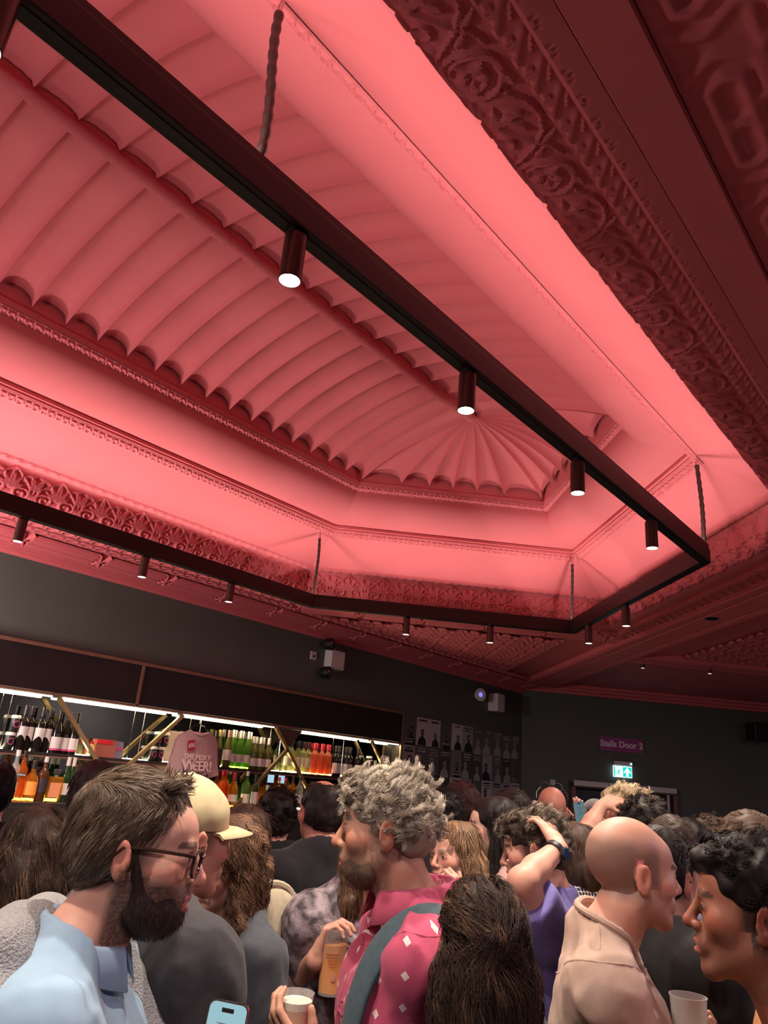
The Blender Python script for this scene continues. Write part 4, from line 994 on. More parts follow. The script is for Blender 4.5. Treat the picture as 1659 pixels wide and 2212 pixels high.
def surface(fn, lo, hi, h, fine=None):
    """sparse surface nets on a lattice; fine = list of (z0, z1, h) bands with a closer z spacing"""
    lo = np.asarray(lo, float); hi = np.asarray(hi, float)
    ax = [np.arange(lo[i], hi[i]+h, h) for i in (0, 1)]
    if fine:
        z = [lo[2]]
        while z[-1] < hi[2]:
            s = fine[-1]
            for a, b, hh in fine[:-1]:
                if a <= z[-1] < b: s = hh; break
            z.append(z[-1]+s)
        ax.append(np.array(z))
    else: ax.append(np.arange(lo[2], hi[2]+h, h))
    B = 4
    ax = [np.append(a, a[-1]+(a[-1]-a[-2])*np.arange(1, B+2)) for a in ax]
    n = [((len(a)-1)//B) for a in ax]
    cs = [np.stack([a[:m*B:B], a[B:m*B+1:B]], 0) for a, m in zip(ax, n)]
    ctr = [c.mean(0) for c in cs]; half = [(c[1]-c[0])/2 for c in cs]
    I, J, K = np.meshgrid(*[np.arange(m) for m in n], indexing='ij'); I, J, K = I.ravel(), J.ravel(), K.ravel()
    C = np.stack([ctr[0][I], ctr[1][J], ctr[2][K]], 1); rad = np.sqrt(half[0][I]**2+half[1][J]**2+half[2][K]**2)
    act = np.abs(fn(C)) < rad*1.5+.004
    I, J, K = I[act], J[act], K[act]
    o = np.arange(B); a, b, c = np.meshgrid(o, o, o, indexing='ij'); a, b, c = a.ravel(), b.ravel(), c.ravel()
    ci = (I[:, None]*B+a).ravel(); cj = (J[:, None]*B+b).ravel(); ck = (K[:, None]*B+c).ravel()
    NJ, NK = len(ax[1])+1, len(ax[2])+1
    key = lambda i, j, k: (i.astype(np.int64)*NJ+j)*NK+k
    off = np.array([[x, y, zz] for x in (0, 1) for y in (0, 1) for zz in (0, 1)])
    pk = np.stack([key(ci+x, cj+y, ck+zz) for x, y, zz in off], 1)
    uk, inv = np.unique(pk.ravel(), return_inverse=True); inv = inv.reshape(pk.shape)
    ui, uj, uz = uk//(NJ*NK), (uk//NK) % NJ, uk % NK
    P = np.stack([ax[0][ui], ax[1][uj], ax[2][uz]], 1); D = fn(P)
    d8 = D[inv]; s8 = d8 < 0; mix = s8.any(1) & ~s8.all(1)
    ci, cj, ck, d8, inv = ci[mix], cj[mix], ck[mix], d8[mix], inv[mix]
    if not len(ci): return np.zeros((0, 3)), np.zeros((0, 4), int)
    p8 = P[inv]; V = np.zeros((len(ci), 3)); cnt = np.zeros(len(ci))
    for x, y in ((0, 1), (2, 3), (4, 5), (6, 7), (0, 2), (1, 3), (4, 6), (5, 7), (0, 4), (1, 5), (2, 6), (3, 7)):
        m = (d8[:, x] < 0) != (d8[:, y] < 0); t = np.where(m, d8[:, x]/(d8[:, x]-d8[:, y]+1e-12), 0)
        V += np.where(m[:, None], p8[:, x]+t[:, None]*(p8[:, y]-p8[:, x]), 0); cnt += m
    V /= cnt[:, None]
    ck_ = key(ci, cj, ck); order = np.argsort(ck_); sk = ck_[order]
    def find(i, j, k):
        q = key(i, j, k); p = np.searchsorted(sk, q); p = np.minimum(p, len(sk)-1); ok = sk[p] == q; return np.where(ok, order[p], -1)
    F = []
    for axn, (da, db) in enumerate((((0, 1, 0), (0, 0, 1)), ((0, 0, 1), (1, 0, 0)), ((1, 0, 0), (0, 1, 0)))):
        e1 = (4, 2, 1)[axn]; m = (d8[:, 0] < 0) != (d8[:, e1] < 0)
        i, j, k = ci[m], cj[m], ck[m]; me = np.nonzero(m)[0]; fl = d8[m, 0] < 0
        q1 = find(i-da[0], j-da[1], k-da[2]); q2 = find(i-da[0]-db[0], j-da[1]-db[1], k-da[2]-db[2]); q3 = find(i-db[0], j-db[1], k-db[2])
        ok = (q1 >= 0) & (q2 >= 0) & (q3 >= 0)
        f = np.stack([me, q1, q2, q3], 1)[ok]; f[~fl[ok]] = f[~fl[ok]][:, ::-1]; F.append(f)
    return V, np.concatenate(F)

def relax(V, F, it=2, lam=.5):
    if not len(V): return V
    for _ in range(it):
        acc = np.zeros_like(V); cnt = np.zeros(len(V))
        for a in range(4):
            b = F[:, (a+1) % 4]; np.add.at(acc, F[:, a], V[b]); np.add.at(cnt, F[:, a], 1); np.add.at(acc, b, V[F[:, a]]); np.add.at(cnt, b, 1)
        V = V+lam*(acc/np.maximum(cnt, 1)[:, None]-V)
    return V

def biggest(V, F):
    """keep only the largest connected piece"""
    if not len(F): return V, F
    lab = np.arange(len(V))
    for _ in range(400):
        m = lab[F].min(1); new = lab.copy()
        for k in range(4): np.minimum.at(new, F[:, k], m)
        new = new[new]
        if np.array_equal(new, lab): break
        lab = new
    u, n = np.unique(lab, return_counts=True); keep = lab == u[np.argmax(n)]
    F = F[keep[F[:, 0]]]; idx = np.cumsum(keep)-1
    return V[keep], idx[F]

def rotz(a): c, s = math.cos(a), math.sin(a); return np.array([[c, -s, 0], [s, c, 0], [0, 0, 1.]])
def rotx(a): c, s = math.cos(a), math.sin(a); return np.array([[1, 0, 0], [0, c, -s], [0, s, c]])
def roty(a): c, s = math.cos(a), math.sin(a); return np.array([[c, 0, s], [0, 1, 0], [-s, 0, c]])

def wob(P, s, seed=0.0):
    return (np.sin(P[:, 0]*s+1.3*np.sin(P[:, 2]*s*.7+seed)+seed)+np.sin(P[:, 1]*s*1.1+1.7*np.sin(P[:, 0]*s*.6-seed))+np.sin(P[:, 2]*s*.9+1.9*np.sin(P[:, 1]*s*.8+seed*2)))/3

SKIN = dict(fair=(.56, .30, .22), pale=(.60, .36, .28), tan=(.46, .24, .16), red=(.48, .20, .15), dark=(.20, .10, .07), ruddy_shaded=(.27, .105, .062))  # last tone is darkened to put one face in shade
M['skin'] = attr_mat('skin', .48, .35, bump=.12, bscale=350, sss=.12)
M['hair'] = attr_mat('hair', .55, .25)
M['eye'] = principled('eye_white', (.40, .34, .31), .55, spec=.15); M['iris'] = principled('dark_iris', (.03, .02, .015), .15)

def head_sdf(S, T, female=False, ears=True, nose=1.0, mouth_open=0.0, scale=1.0, slim=1.0):
    """head in head space through T(point); x side, y forward, z up"""
    R, o = T
    def p(x, y, z): return o+R@(np.array([x, y, z])*scale)
    s = scale
    S.ell(p(0, -.018, .030), np.array([.0735, .097, .086])*s, .01*s, R)
    S.ell(p(0, .030, -.030), np.array([.060*slim, .060, .082])*s, .03*s, R)
    S.ell(p(0, .046, .035), np.array([.056, .046, .045])*s, .02*s, R)
    jw = .046 if female else .051
    for q in (-1, 1):
        S.cone(p(q*jw, .0, -.055), p(q*.016, .074, -.100), .021*s, .017*s, .022*s)
        S.ball(p(q*.040, .058, -.022), .026*s, .02*s)
    S.ball(p(0, .077, -.101), (.0165 if female else .019)*s, .015*s)
    S.cone(p(-.032, .086, .018), p(.032, .086, .018), .009*s, k=.012*s)
    for q in (-1, 1): S.ell(p(q*.031, .099, .000), np.array([.017, .012, .012])*s, .010*s, R, sub=True)
    for q in (-1, 1): S.ell(p(q*.031, .079, .001), np.array([.016, .0135, .0125])*s, .005*s, R)
    for q in (-1, 1): S.ell(p(q*.031, .094, -.001), np.array([.0115, .008, .0045])*s, .003*s, R, sub=True)
    S.cone(p(0, .090, .014), p(0, .112+.004*(nose-1), -.028), .0065*s, .0105*s*nose, .010*s)
    S.ball(p(0, .113+.01*(nose-1), -.031), .0105*s*nose, .006*s)
    for q in (-1, 1): S.ball(p(q*.0125, .100, -.035), .0085*s, .006*s)
    S.ell(p(0, .088, -.064), np.array([.030, .016, .024])*s, .012*s, R)
    S.cone(p(-.019, .094, -.062), p(0, .1015, -.0595), .0042*s, .0058*s, .005*s); S.cone(p(.019, .094, -.062), p(0, .1015, -.0595), .0042*s, .0058*s, .005*s)
    S.cone(p(-.016, .094, -.0745), p(0, .100, -.0755), .0045*s, .0066*s, .005*s); S.cone(p(.016, .094, -.0745), p(0, .100, -.0755), .0045*s, .0066*s, .005*s)
    S.ell(p(0, .108, -.0675), np.array([.021, .012, .0016+.004*mouth_open])*s, .003*s, R, sub=True)
    if ears:
        for q in (-1, 1):
            Re = R@rotz(q*-.45)@roty(q*.12)
            S.ell(p(q*.077, -.012, -.012), np.array([.0085, .019, .033])*s, .005*s, Re)
            S.ell(p(q*.087, -.008, -.008), np.array([.006, .011, .019])*s, .005*s, Re, sub=True)
            S.ball(p(q*.075, -.004, -.038), .008*s, .005*s)

def hand_sdf(S, w, fwd, palm, side, curl=(.35, .4, .4), spread=.0, thumb=.6, scale=1.0, thumb_dir=None):
    """five-fingered hand: w wrist, fwd along the metacarpals, palm the way the palm faces, side +1/-1 thumb side = side*(fwd x palm)"""
    fwd = np.asarray(fwd, float); fwd /= np.linalg.norm(fwd); palm = np.asarray(palm, float); palm = palm-fwd*(palm@fwd); palm /= np.linalg.norm(palm)
    lat = np.cross(fwd, palm)*side; s = scale
    L = ((.042, .026, .020), (.046, .029, .021), (.043, .027, .020), (.034, .020, .018)); tips = []
    for i in range(4):
        u = (1.5-i)
        k0 = w+fwd*.022*s+lat*u*.012*s; k1 = w+fwd*(.090-.004*abs(u-.5))*s+lat*u*.0195*s
        S.cone(k0, k1, .0135*s, .0105*s, .010*s)
        d = fwd+lat*u*spread; d /= np.linalg.norm(d); pn = palm-d*(palm@d); pn /= np.linalg.norm(pn); a = 0; q = k1; r = (.0095, .0085, .0078, .0068)
        for j in range(3):
            a += curl[j]*(1+.08*i); v = d*math.cos(a)+pn*math.sin(a); e = q+v*L[i][j]*s; S.cone(q, e, r[j]*s*(.92 if i == 3 else 1), r[j+1]*s*(.92 if i == 3 else 1), .0035*s); q = e
        tips.append(q)
    b = w+fwd*.030*s+lat*.024*s; S.cone(w+fwd*.01*s+lat*.006*s, b+fwd*.012*s, .015*s, .014*s, .012*s)
    d = lat*.75+fwd*.65+palm*thumb if thumb_dir is None else np.asarray(thumb_dir, float); d /= np.linalg.norm(d)
    e = b+d*.042*s; S.cone(b, e, .0125*s, .0105*s, .006*s); d2 = d*.8+fwd*.4+palm*thumb*.5; d2 /= np.linalg.norm(d2); S.cone(e, e+d2*.028*s, .0102*s, .0080*s, .004*s)
    S.cone(w-fwd*.01*s, w+fwd*.04*s, .021*s, .020*s, .015*s)
    return tips

ARM_DOWN = lambda q: (np.array([q*.215, -.015, 1.135]), np.array([q*.205, .055, .885]))
class Person:
    """a standing figure: one body mesh, with hair, clothes and worn items as its parts"""
    def __init__(self, label, px, py, depth, face, skin='fair', head_yaw=0., head_pitch=0., head_roll=0., female=False, build=1.0, arms=None, scale=None, group=None, lean=0.0, hs=1.0, nose=1.0, res='far', mouth_open=0., ears=True, slim=1.0, floor=True, shoulder=1.0, category='person'):
        """px,py,depth: head centre; face: degrees, 0 = facing away from the viewer, 90 = towards the left of the photo, 180 = at the viewer"""
        C = at_depth(px, py, depth); self.C = C
        self.hs = hs; self.sc = sc = scale if scale else C[2]/1.640
        self.yaw = YAW+math.radians(face)-PI/2
        self.res = res
        Rb = rotz(self.yaw); self.Rb = Rb
        hl = np.array([0, .052+lean*.8, 1.640])                        # head centre in body space
        base = C-Rb@(hl*sc); base[2] = 0.0
        self.base = base
        self.e = empty('person', base, label, 'person', group, rotz=self.yaw)
        self.e['label'] = label
        self.Rh = rotz(math.radians(head_yaw))@rotx(math.radians(head_pitch))@roty(math.radians(head_roll))
        self.hc = hl*sc
        self.T = (self.Rh, self.hc)
        self.skin = np.array(SKIN[skin]); self.female = female; self.build = build; self.lean = lean; self.arms = (arms(self) if callable(arms) else arms) or {}
        self.nose, self.mouth_open, self.ears, self.slim, self.shoulder = nose, mouth_open, ears, slim, shoulder
        self.S = SDF(); self._body()
    def W(self, p): return self.base+self.Rb@np.asarray(p, float)      # body space to world
    def L(self, p): return self.Rb.T@(np.asarray(p, float)-self.base)   # world to body space
    def joints(self):
        s, b = self.sc, self.build; J = {}
        for q, n in ((-1, 'L'), (1, 'R')):                            # x>0 is the figure's right hand side
            sh = np.array([q*.178*self.shoulder, -.015+self.lean*.45, 1.415])*s
            if n in self.arms: el, wr = [np.asarray(v, float) for v in self.arms[n][:2]]
            else:
                el, wr = ARM_DOWN(q); el = el*[self.shoulder, 1, 1]*s+[0, self.lean*.25*s, 0]; wr = wr*[self.shoulder, 1, 1]*s+[0, self.lean*.1*s, 0]
            J[n] = (sh, el, wr)
        return J
    def torso(self, S, grow=0.0, k=.03):
        s, b, ln = self.sc, self.build, self.lean; f = self.female; g = grow
        def P(x, y, z): return np.array([x, y+ln*max(0, (z-.9)/.55)*.45, z])*s
        R0 = None
        S.ell(P(0, -.01, .94), np.array([.168*b+g, .118*b+g, .14+g])*s, k)
        S.ell(P(0, -.005, 1.10), np.array([(.140 if f else .152)*b+g, .108*b+g, .15+g])*s, .05)
        S.ell(P(0, -.01, 1.27), np.array([(.150 if f else .170)*b+g, .112*b+g, .17+g])*s, .05)
        sh = self.shoulder
        S.cone(P(-.135*sh, -.025, 1.405), P(.135*sh, -.025, 1.405), (.058*b+g)*s, k=.05)
        for q in (-1, 1):
            S.cone(P(q*.030, -.028, 1.505), P(q*.150*sh, -.02, 1.422), (.045+g)*s, (.050+g)*s, .04)
            S.ell(P(q*.075, .055, 1.30), np.array([.075, .045 if not f else .062, .075])*s+g, .05)
    def arm(self, S, n, grow=0.0, upto=1.0, k=.02):
        sh, el, wr = self.joints()[n]; s = self.sc; b = .93 if self.female else 1.0
        r = np.array([.056, .048, .041, .040, .0275])*s*b*math.sqrt(self.build)+grow
        m = sh*.45+el*.55
        S.cone(sh, m, r[0], r[1], .03)
        if upto > .35: S.cone(m, el, r[1], r[2], k)
        if upto > .5:
            t = min(1, (upto-.5)*2); m2 = el*.65+wr*.35; e = el+(wr-el)*t
            S.cone(el, m2 if t > .35 else e, r[2], r[3], k)
            if t > .35: S.cone(m2, e, r[3], r[3]+(r[4]-r[3])*(t-.35)/.65, k)
    def legs(self, S, grow=0.0):
        s = self.sc
        for q in (-1, 1):
            h, kn, an = np.array([q*.09, -.005, .90])*s, np.array([q*.10, .01, .50])*s, np.array([q*.105, -.03, .09])*s
            S.cone(h, kn, .086*s+grow, .056*s+grow, .03); S.cone(kn, kn*.7+an*.3-[0, .012*s, 0], .056*s+grow, .056*s+grow, .02); S.cone(kn*.7+an*.3-[0, .012*s, 0], an, .056*s+grow, .036*s+grow, .02)
    def _body(self):
        S, s = self.S, self.sc
        self.torso(S, -.004); self.legs(S)
        for q in (-1, 1): S.cone(np.array([q*.105, -.045, .045])*s, np.array([q*.12, .16, .032])*s, .040*s, .030*s, .02)
        J = self.joints()
        for n in 'LR':
            self.arm(S, n)
            sh, el, wr = J[n]; d = (wr-el)/np.linalg.norm(wr-el)
            h = self.arms[n][2] if n in self.arms and len(self.arms[n]) > 2 else None
            if h is None: h = dict(fwd=d, palm=[-1 if n == 'R' else 1, 0, 0], side=1 if n == 'R' else -1)
            h = dict(h); h.setdefault('scale', s*(.92 if self.female else 1.0))
            self.tips = hand_sdf(S, wr, **h)
        hd = self.T[1]+self.Rh@(np.array([0, -.025, -.085])*s); nb = np.array([0, -.025+self.lean*.42, 1.435])*s
        nr = .050 if self.female else .060
        S.cone(hd, nb, nr*s, (nr+.006)*s, .025)
        head_sdf(S, self.T, self.female, self.ears, self.nose, self.mouth_open, s*self.hs, self.slim)
    def hp(self, V): return ((V-self.T[1])@self.Rh)/(self.sc*self.hs)   # body space to head space
    def H(self, x, y, z): return self.T[1]+self.Rh@(np.array([x, y, z])*self.sc*self.hs)
    def body(self, beard=None, stubble=None, scalp=None, lips=(.42, .13, .11), brow=(.06, .035, .025), nails=None):
        lo, hi = self.S.bounds(); s = self.sc
        zh = self.T[1][2]-.17*s
        if self.res == 'near':
            wz = [J[2][2] for J in self.joints().values()]
            bands = [(zh, 3, .0036)]
            for n in self.arms: z = self.joints()[n][2][2]; bands.append((z-.13, z+.13, .004))
            V, F = surface(self.S.eval, lo, hi, .0040, bands+[.012])
        elif self.res == 'mid':
            bands = [(zh, 3, .0055)]
            for n in self.arms: z = self.joints()[n][2][2]; bands.append((z-.13, z+.13, .0055))
            V, F = surface(self.S.eval, lo, hi, .0058, bands+[.016])
        else: V, F = surface(self.S.eval, lo, hi, .0075, [(zh, 3, .0070), .02])
        V = relax(V, F, 1, .5)
        c = np.tile(self.skin, (len(V), 1)); Q = self.hp(V); x, y, z = Q.T; ax_ = np.abs(x)
        c *= (1+.05*wob(V, 60))[:, None]
        inh = (z > -.14) & (z < .14) & (ax_ < .1)
        def mixc(m, col, a): 
            m = np.clip(m, 0, 1)*a; c[:] = c*(1-m[:, None])+np.array(col)*m[:, None]
        mixc(inh*(np.hypot((ax_-.046)/.022, (z+.022)/.02) < 1)*(y > .03), self.skin*[1.12, .82, .80], .6)     # cheeks
        mixc(inh*(np.hypot(x/.014, (z+.03)/.012) < 1)*(y > .1), self.skin*[1.12, .80, .78], .6)
        mixc(inh*(ax_ > .071)*(np.abs(y+.01) < .035)*(np.abs(z+.01) < .045), self.skin*[1.10, .72, .68], .7)       # ears
        mixc(inh*(y > .088)*(((np.abs(z+.0615+.12*ax_) < .0062) | (np.abs(z+.0755-.12*ax_) < .0068)) & (ax_ < .021)), lips, .8)
        if brow is not None: mixc(inh*(y > .05)*(np.abs(z-.021-.10*np.minimum(ax_, .03)+.35*np.maximum(ax_-.036, 0)) < .0048)*(ax_ > .011)*(ax_ < .050), brow, .8)
        mixc(inh*(y > .075)*(np.abs(z-.006-.004*np.cos((ax_-.031)*90)) < .0016)*(np.abs(ax_-.031) < .014), (.05, .03, .025), .8)
        if beard is not None or stubble is not None:
            col, a = beard if beard is not None else stubble
            m = inh*np.clip((-.032-z-.10*np.maximum(0, .06-y)+.9*np.maximum(0, ax_-.052)*(y < .04))/.012, 0, 1)*np.clip((y+.022)/.014, 0, 1)*(z > -.14)
            m = m*(1-((np.abs(z+.0685) < .013) & (ax_ < .021) & (y > .085)))
            cheek = np.clip((z+.050)/.012, 0, 1)*np.clip((.105-ax_*1.2-y)/-.02, 0, 1)*(ax_ < .048)*(y > .06)
            m = m*(1-np.clip(cheek, 0, 1)*.9)
            mixc(m*(.85+.3*wob(V, 900)), col, a)
        if scalp is not None:
            col, a = scalp
            m = inh*np.clip((.040-y-.25*np.maximum(0, -z)-.5*np.maximum(0, z-.05)+.012*wob(V, 60))/.016, 0, 1)*np.clip((.068+.15*np.maximum(0, -y)-z+.008*wob(V, 80))/.028, 0, 1)*np.clip((z+.070-.25*np.maximum(0, y))/.022, 0, 1)*(1-(ax_ > .073)*(np.abs(y+.01) < .036)*(z < .03))*(1-(y > .012)*(z < -.03))
            mixc(m, col, a)
        self.bodyobj = mesh_np('body', V, F, M['skin'], self.e, smooth=True, col=c)
        return self
    def eyes(self):
        for q in (-1, 1):
            r = .0118*self.sc*self.hs; c = self.H(q*.031, .0798, .0); t = np.linspace(0, PI, 11)
            mb = MB(); mb.lathe(np.stack([r*np.sin(t), -r*np.cos(t)], 1), 18, c); o = mb.build('eye', M['eye'], self.e, smooth=True)
            mb = MB(); c = self.H(q*.031, .0888, .0); d = self.Rh@np.array([0, 1, 0]); mb.lathe([(0, .0037), (.003, .0033), (.0052, .0015), (.0052, 0), (0, 0)], 12, c, np.stack([self.Rh@[1, 0, 0], self.Rh@[0, 0, -1], d], 1)*self.sc); mb.build('iris', M['iris'], o, smooth=True)
        return self
    # ---------------------------------------------------------------- clothes
    def garment(self, name, mat, grow=.016, sleeve=1.0, hem=.80, neck=.075, vneck=0.0, fold=.006, fs=26, neck_drop=0.0, seed=1.0, h=None, only=None, pants=False, col=None, cut=None):
        S = SDF(); s = self.sc
        if pants:
            self.legs(S, .014); S.ell(np.array([0, -.01, .92])*s, np.array([.172*self.build, .122*self.build, .12])*s, .05)
        else:
            self.torso(S, grow)
            S.cone(np.array([0, -.012+self.lean*.05, 1.0])*s, np.array([0, -.012, .86])*s, (.135*self.build+grow)*s, (.14*self.build+grow)*s, .06)
            S.ell(np.array([0, -.01, .88])*s, np.array([.175*self.build+grow, .125*self.build+grow, .14])*s, .05)
            for n in ('LR' if only is None else only):
                up = sleeve[n] if isinstance(sleeve, dict) else sleeve
                if up > 0: self.arm(S, n, grow*1.0+.006, up)
        nb = np.array([0, -.025+self.lean*.42, 1.435])*s; nt = self.T[1]+self.Rh@(np.array([0, -.03, -.07])*s)
        dn = (nt-nb)/np.linalg.norm(nt-nb)
        sgn = {}
        for n in 'LR':
            up = sleeve[n] if isinstance(sleeve, dict) else sleeve
            sh, el, wr = self.joints()[n]
            sgn[n] = (sh, el, wr, up)
        def fn(P):
            d = S.eval(P)
            if fold:
                near = np.abs(d) < .05
                Pn = P[near]*np.array([1, 1, .45]); d[near] = d[near]-fold*(.8*wob(Pn, fs, seed)+1.5*(.35-np.abs(wob(Pn+.012*wob(P[near], fs*1.7, seed+9)[:, None], fs*1.35, seed+3)))+.7*(.3-np.abs(wob(P[near]*np.array([1, 1, .8]), fs*2.9, seed+5))))
            if not pants:
                Q = P-nb-dn*(.078-neck_drop)*s
                t = Q@dn; rad = np.linalg.norm(Q-t[:, None]*dn, axis=1)
                # opening round the neck, deeper in front for a V neck
                yf = (P[:, 1]-nb[1])
                lim = .0-(.012+.25*vneck)*np.clip(yf/.10, 0, 1)
                hole = np.maximum(lim*s*1.0-t, rad-(neck*s+np.maximum(0, t)*.8))
                if vneck: hole = np.minimum(hole, np.maximum(np.abs(P[:, 0])*1.0-(.072*s+(t-0*s)*.45), np.maximum(-t-vneck*s, -(yf-.0))))
                d = np.maximum(d, -hole)
                for n, (sh, el, wr, up) in sgn.items():
                    if .05 < up < 1.0:
                        a, b = (sh, el) if up <= .5 else (el, wr); t_ = up*2 if up <= .5 else (up-.5)*2
                        c = a+(b-a)*t_; v = (b-a)/np.linalg.norm(b-a); w_ = (P-c)@v; r_ = np.linalg.norm(P-c-w_[:, None]*v, axis=1)
                        d = np.where(r_ < .11, np.maximum(d, w_), d)
                d = np.maximum(d, hem*s-P[:, 2])
            else: d = np.maximum(d, P[:, 2]-1.0*s); d = np.maximum(d, .05*s-P[:, 2])
            if cut is not None: d = np.maximum(d, cut(P))
            return d
        lo, hi = S.bounds(); lo = lo-.02; hi = hi+.02
        hh = h or {'near': .0065, 'mid': .009, 'far': .012}[self.res]
        if pants: hh = .016
        V, F = surface(fn, lo, hi, hh, [(hem*s, 1.05*s, hh*2.2) if not pants else (0, .0, .03), hh if not pants else .03])
        V, F = biggest(V, F); V = relax(V, F, 2, .5)
        c = None
        if col == 'pattern':                                            # cloth coordinates, wrapped round torso and sleeves
            c = np.stack([np.arctan2(V[:, 0], -V[:, 1])*.17, V[:, 2], 0*V[:, 0]], 1)
            for n, (sh, el, wr) in self.joints().items():
                for a, b, l0 in ((sh, el, 0), (el, wr, .30)):
                    ab = b-a; L = np.linalg.norm(ab); ab = ab/L; t = (V-a)@ab; rr = V-a-t[:, None]*ab; r_ = np.linalg.norm(rr, axis=1)
                    e1 = np.cross(ab, [0, 1., 0]); e1 /= np.linalg.norm(e1); e2 = np.cross(ab, e1)
                    m = (r_ < .095) & (t > (.03 if l0 == 0 else 0)) & (t < L+.05) & (np.abs(V[:, 0]) > np.abs(sh[0])-.035)
                    c[m] = np.stack([np.arctan2(rr@e1, rr@e2)*.07, t+l0, 0*t], 1)[m]
        elif col is not None: c = np.array(col(V))
        self.gfn = fn; self.gS = S; self.gneck = (nb+dn*(.078-neck_drop)*s, dn, neck*s)
        return mesh_np(name, V, F, mat, self.e, smooth=True, col=c)
    def seam(self, mat, pts, name='seam', r=.0022):
        P = []
        for x, y, z in pts:
            p = np.array([x, y, z])*self.sc; c = np.array([0, -.01, 1.30])*self.sc; v = p-c; v /= np.linalg.norm(v); q = c+v*np.linspace(.03, .40, 160)[:, None]; j = np.nonzero(self.gfn(q) < 0)[0]
            if len(j): P.append(q[j[-1]]+v*.0005)
        if len(P) > 3: mb = MB(); mb.tube(P, r, 6); mb.build(name, mat, self.e, smooth=True)
    def neckband(self, mat, r=.006, name='neckband', braid=0.0):
        c, dn, R = self.gneck; e1 = np.cross(dn, [1., 0, 0]); e1 /= np.linalg.norm(e1); e2 = np.cross(dn, e1); pts = []
        tt = np.linspace(-.16, .10, 130)*self.sc
        for a in np.linspace(0, 2*PI, 64, endpoint=False):
            rd = e1*math.cos(a)+e2*math.sin(a); P = c+tt[:, None]*dn+(R+np.maximum(0, tt)*.8)[:, None]*rd; j = np.nonzero(self.gS.eval(P) < .002)[0]
            pts.append(P[j[-1]] if len(j) else P[60])
        P = np.array(pts)
        for _ in range(3): P = (np.roll(P, 1, 0)+2*P+np.roll(P, -1, 0))/4
        if braid: P = P+np.array([0, 0, 1.])*(braid*np.sin(np.arange(64)*PI))[:, None]
        mb = MB(); mb.tube(np.concatenate([P, P[:2]]), r*(1+(.25*(np.arange(66) % 2) if braid else 0)), 8, caps=False); return mb.build(name, mat, self.e, smooth=True)
    def trousers(self, mat): self.garment('trousers', mat, pants=True, fold=.005, fs=18); return self
    def collar(self, mat, name='collar', h=.035, r=.074, flare=.016, open_=.5, drop=.0, thick=.0035, tilt=.25):
        """turned-down shirt collar: an open ring round the neck"""
        s = self.sc; n = 40; nb = np.array([0, -.018+self.lean*.42, 1.497-drop])*s
        a = np.linspace(-PI+open_*.5, PI-open_*.5, n)                  # starts and ends at the front
        V = []
        prof = [(0, .0), (.004, h*.9), (.007, h), (flare*.8, h*.85), (flare+.012, -.004), (flare+.010, -.006), (.006, h*.8), (-.004, .0)]
        for t in a:
            d = np.array([math.sin(t), -math.cos(t), 0]); fr = (1-math.cos(t))/2
            for q, zz in prof:
                V.append(nb+(d*(r+q)*[1.0, .98, 1]+np.array([0, 0, zz-fr*tilt*.12-(fr**6)*(.018 if zz < .0 else 0)]))*s)
        m = len(prof); F = [(i*m+j, i*m+(j+1) % m, (i+1)*m+(j+1) % m, (i+1)*m+j) for i in range(n-1) for j in range(m)]+[tuple(range(m)), tuple((n-1)*m+j for j in range(m))[::-1]]
        return mesh_np(name, np.array(V), F, mat, self.e, smooth=True)
    # ---------------------------------------------------------------- hair
    def hair(self, prims, color, strands=0, length=.03, comb=None, curl=0.0, curl_n=3.0, width=.0009, lumps=.004, ls=70, name='hair', h=None, var=.25, gravity=0.0, lift=.1, cutface=True, tip=None, seed=3, mask=None, light=None, spread=.25, segs=6, stick=.0, float_=.006, clump=0, tight=.55, crad=.006):
        """hair mass from head-space ellipsoids/cones, with real strands grown from it"""
        s = self.sc*self.hs; S = SDF()
        for p in prims:
            if p[0] == 'e': S.ell(self.H(*p[1]), np.array(p[2])*s, p[3] if len(p) > 3 else .02, self.Rh)
            elif p[0] == 'c': S.cone(self.H(*p[1]), self.H(*p[2]), p[3]*s, p[4]*s, p[5] if len(p) > 5 else .02)
            elif p[0] == '-e': S.ell(self.H(*p[1]), np.array(p[2])*s, p[3] if len(p) > 3 else .008, self.Rh, sub=True)
        def fn(P):
            d = S.eval(P)
            n_ = np.abs(d) < .05
            if lumps: d[n_] = d[n_]-lumps*(wob(P[n_], ls, seed)+.6*wob(P[n_], ls*2.3, seed+1.))
            return d
        lo, hi = S.bounds(); hh = h or {'near': .0045, 'mid': .006, 'far': .0085}[self.res]
        V, F = surface(fn, lo-.01, hi+.01, hh); V, F = biggest(V, F); V = relax(V, F, 1)
        rng = np.random.default_rng(seed); color = np.array(color)
        c = color*(1+var*wob(V, 130, 1.))[:, None]*.6
        Vs, Fs, Cs = [V], [F], [c]
        if strands and len(V):
            e1 = V[F[:, 1]]-V[F[:, 0]]; e2 = V[F[:, 3]]-V[F[:, 0]]; N = np.cross(e1, e2); A = np.linalg.norm(N, axis=1)+1e-12; N /= A[:, None]
            mid = V[F].mean(1); w_ = A.copy()
            if mask is not None: w_ = w_*mask(self.hp(mid))
            # outward normals: away from the head centre
            idx = rng.choice(len(F), strands, p=w_/w_.sum())
            cl = rng.integers(0, clump, strands) if clump else None
            if clump: cidx = rng.choice(len(F), clump, p=w_/w_.sum()); idx = cidx[cl]
            croot = mid[idx]; p0 = croot+(rng.normal(0, crad, (strands, 3)) if clump else rng.normal(0, hh*.5, (strands, 3))); nn = N[idx].copy()
            if clump: p0 = p0-nn*np.einsum('ij,ij->i', p0-croot, nn)[:, None]
            g = np.einsum('ij,ij->i', nn, p0-self.T[1]); nn[g < 0] *= -1
            Qh = self.hp(p0)
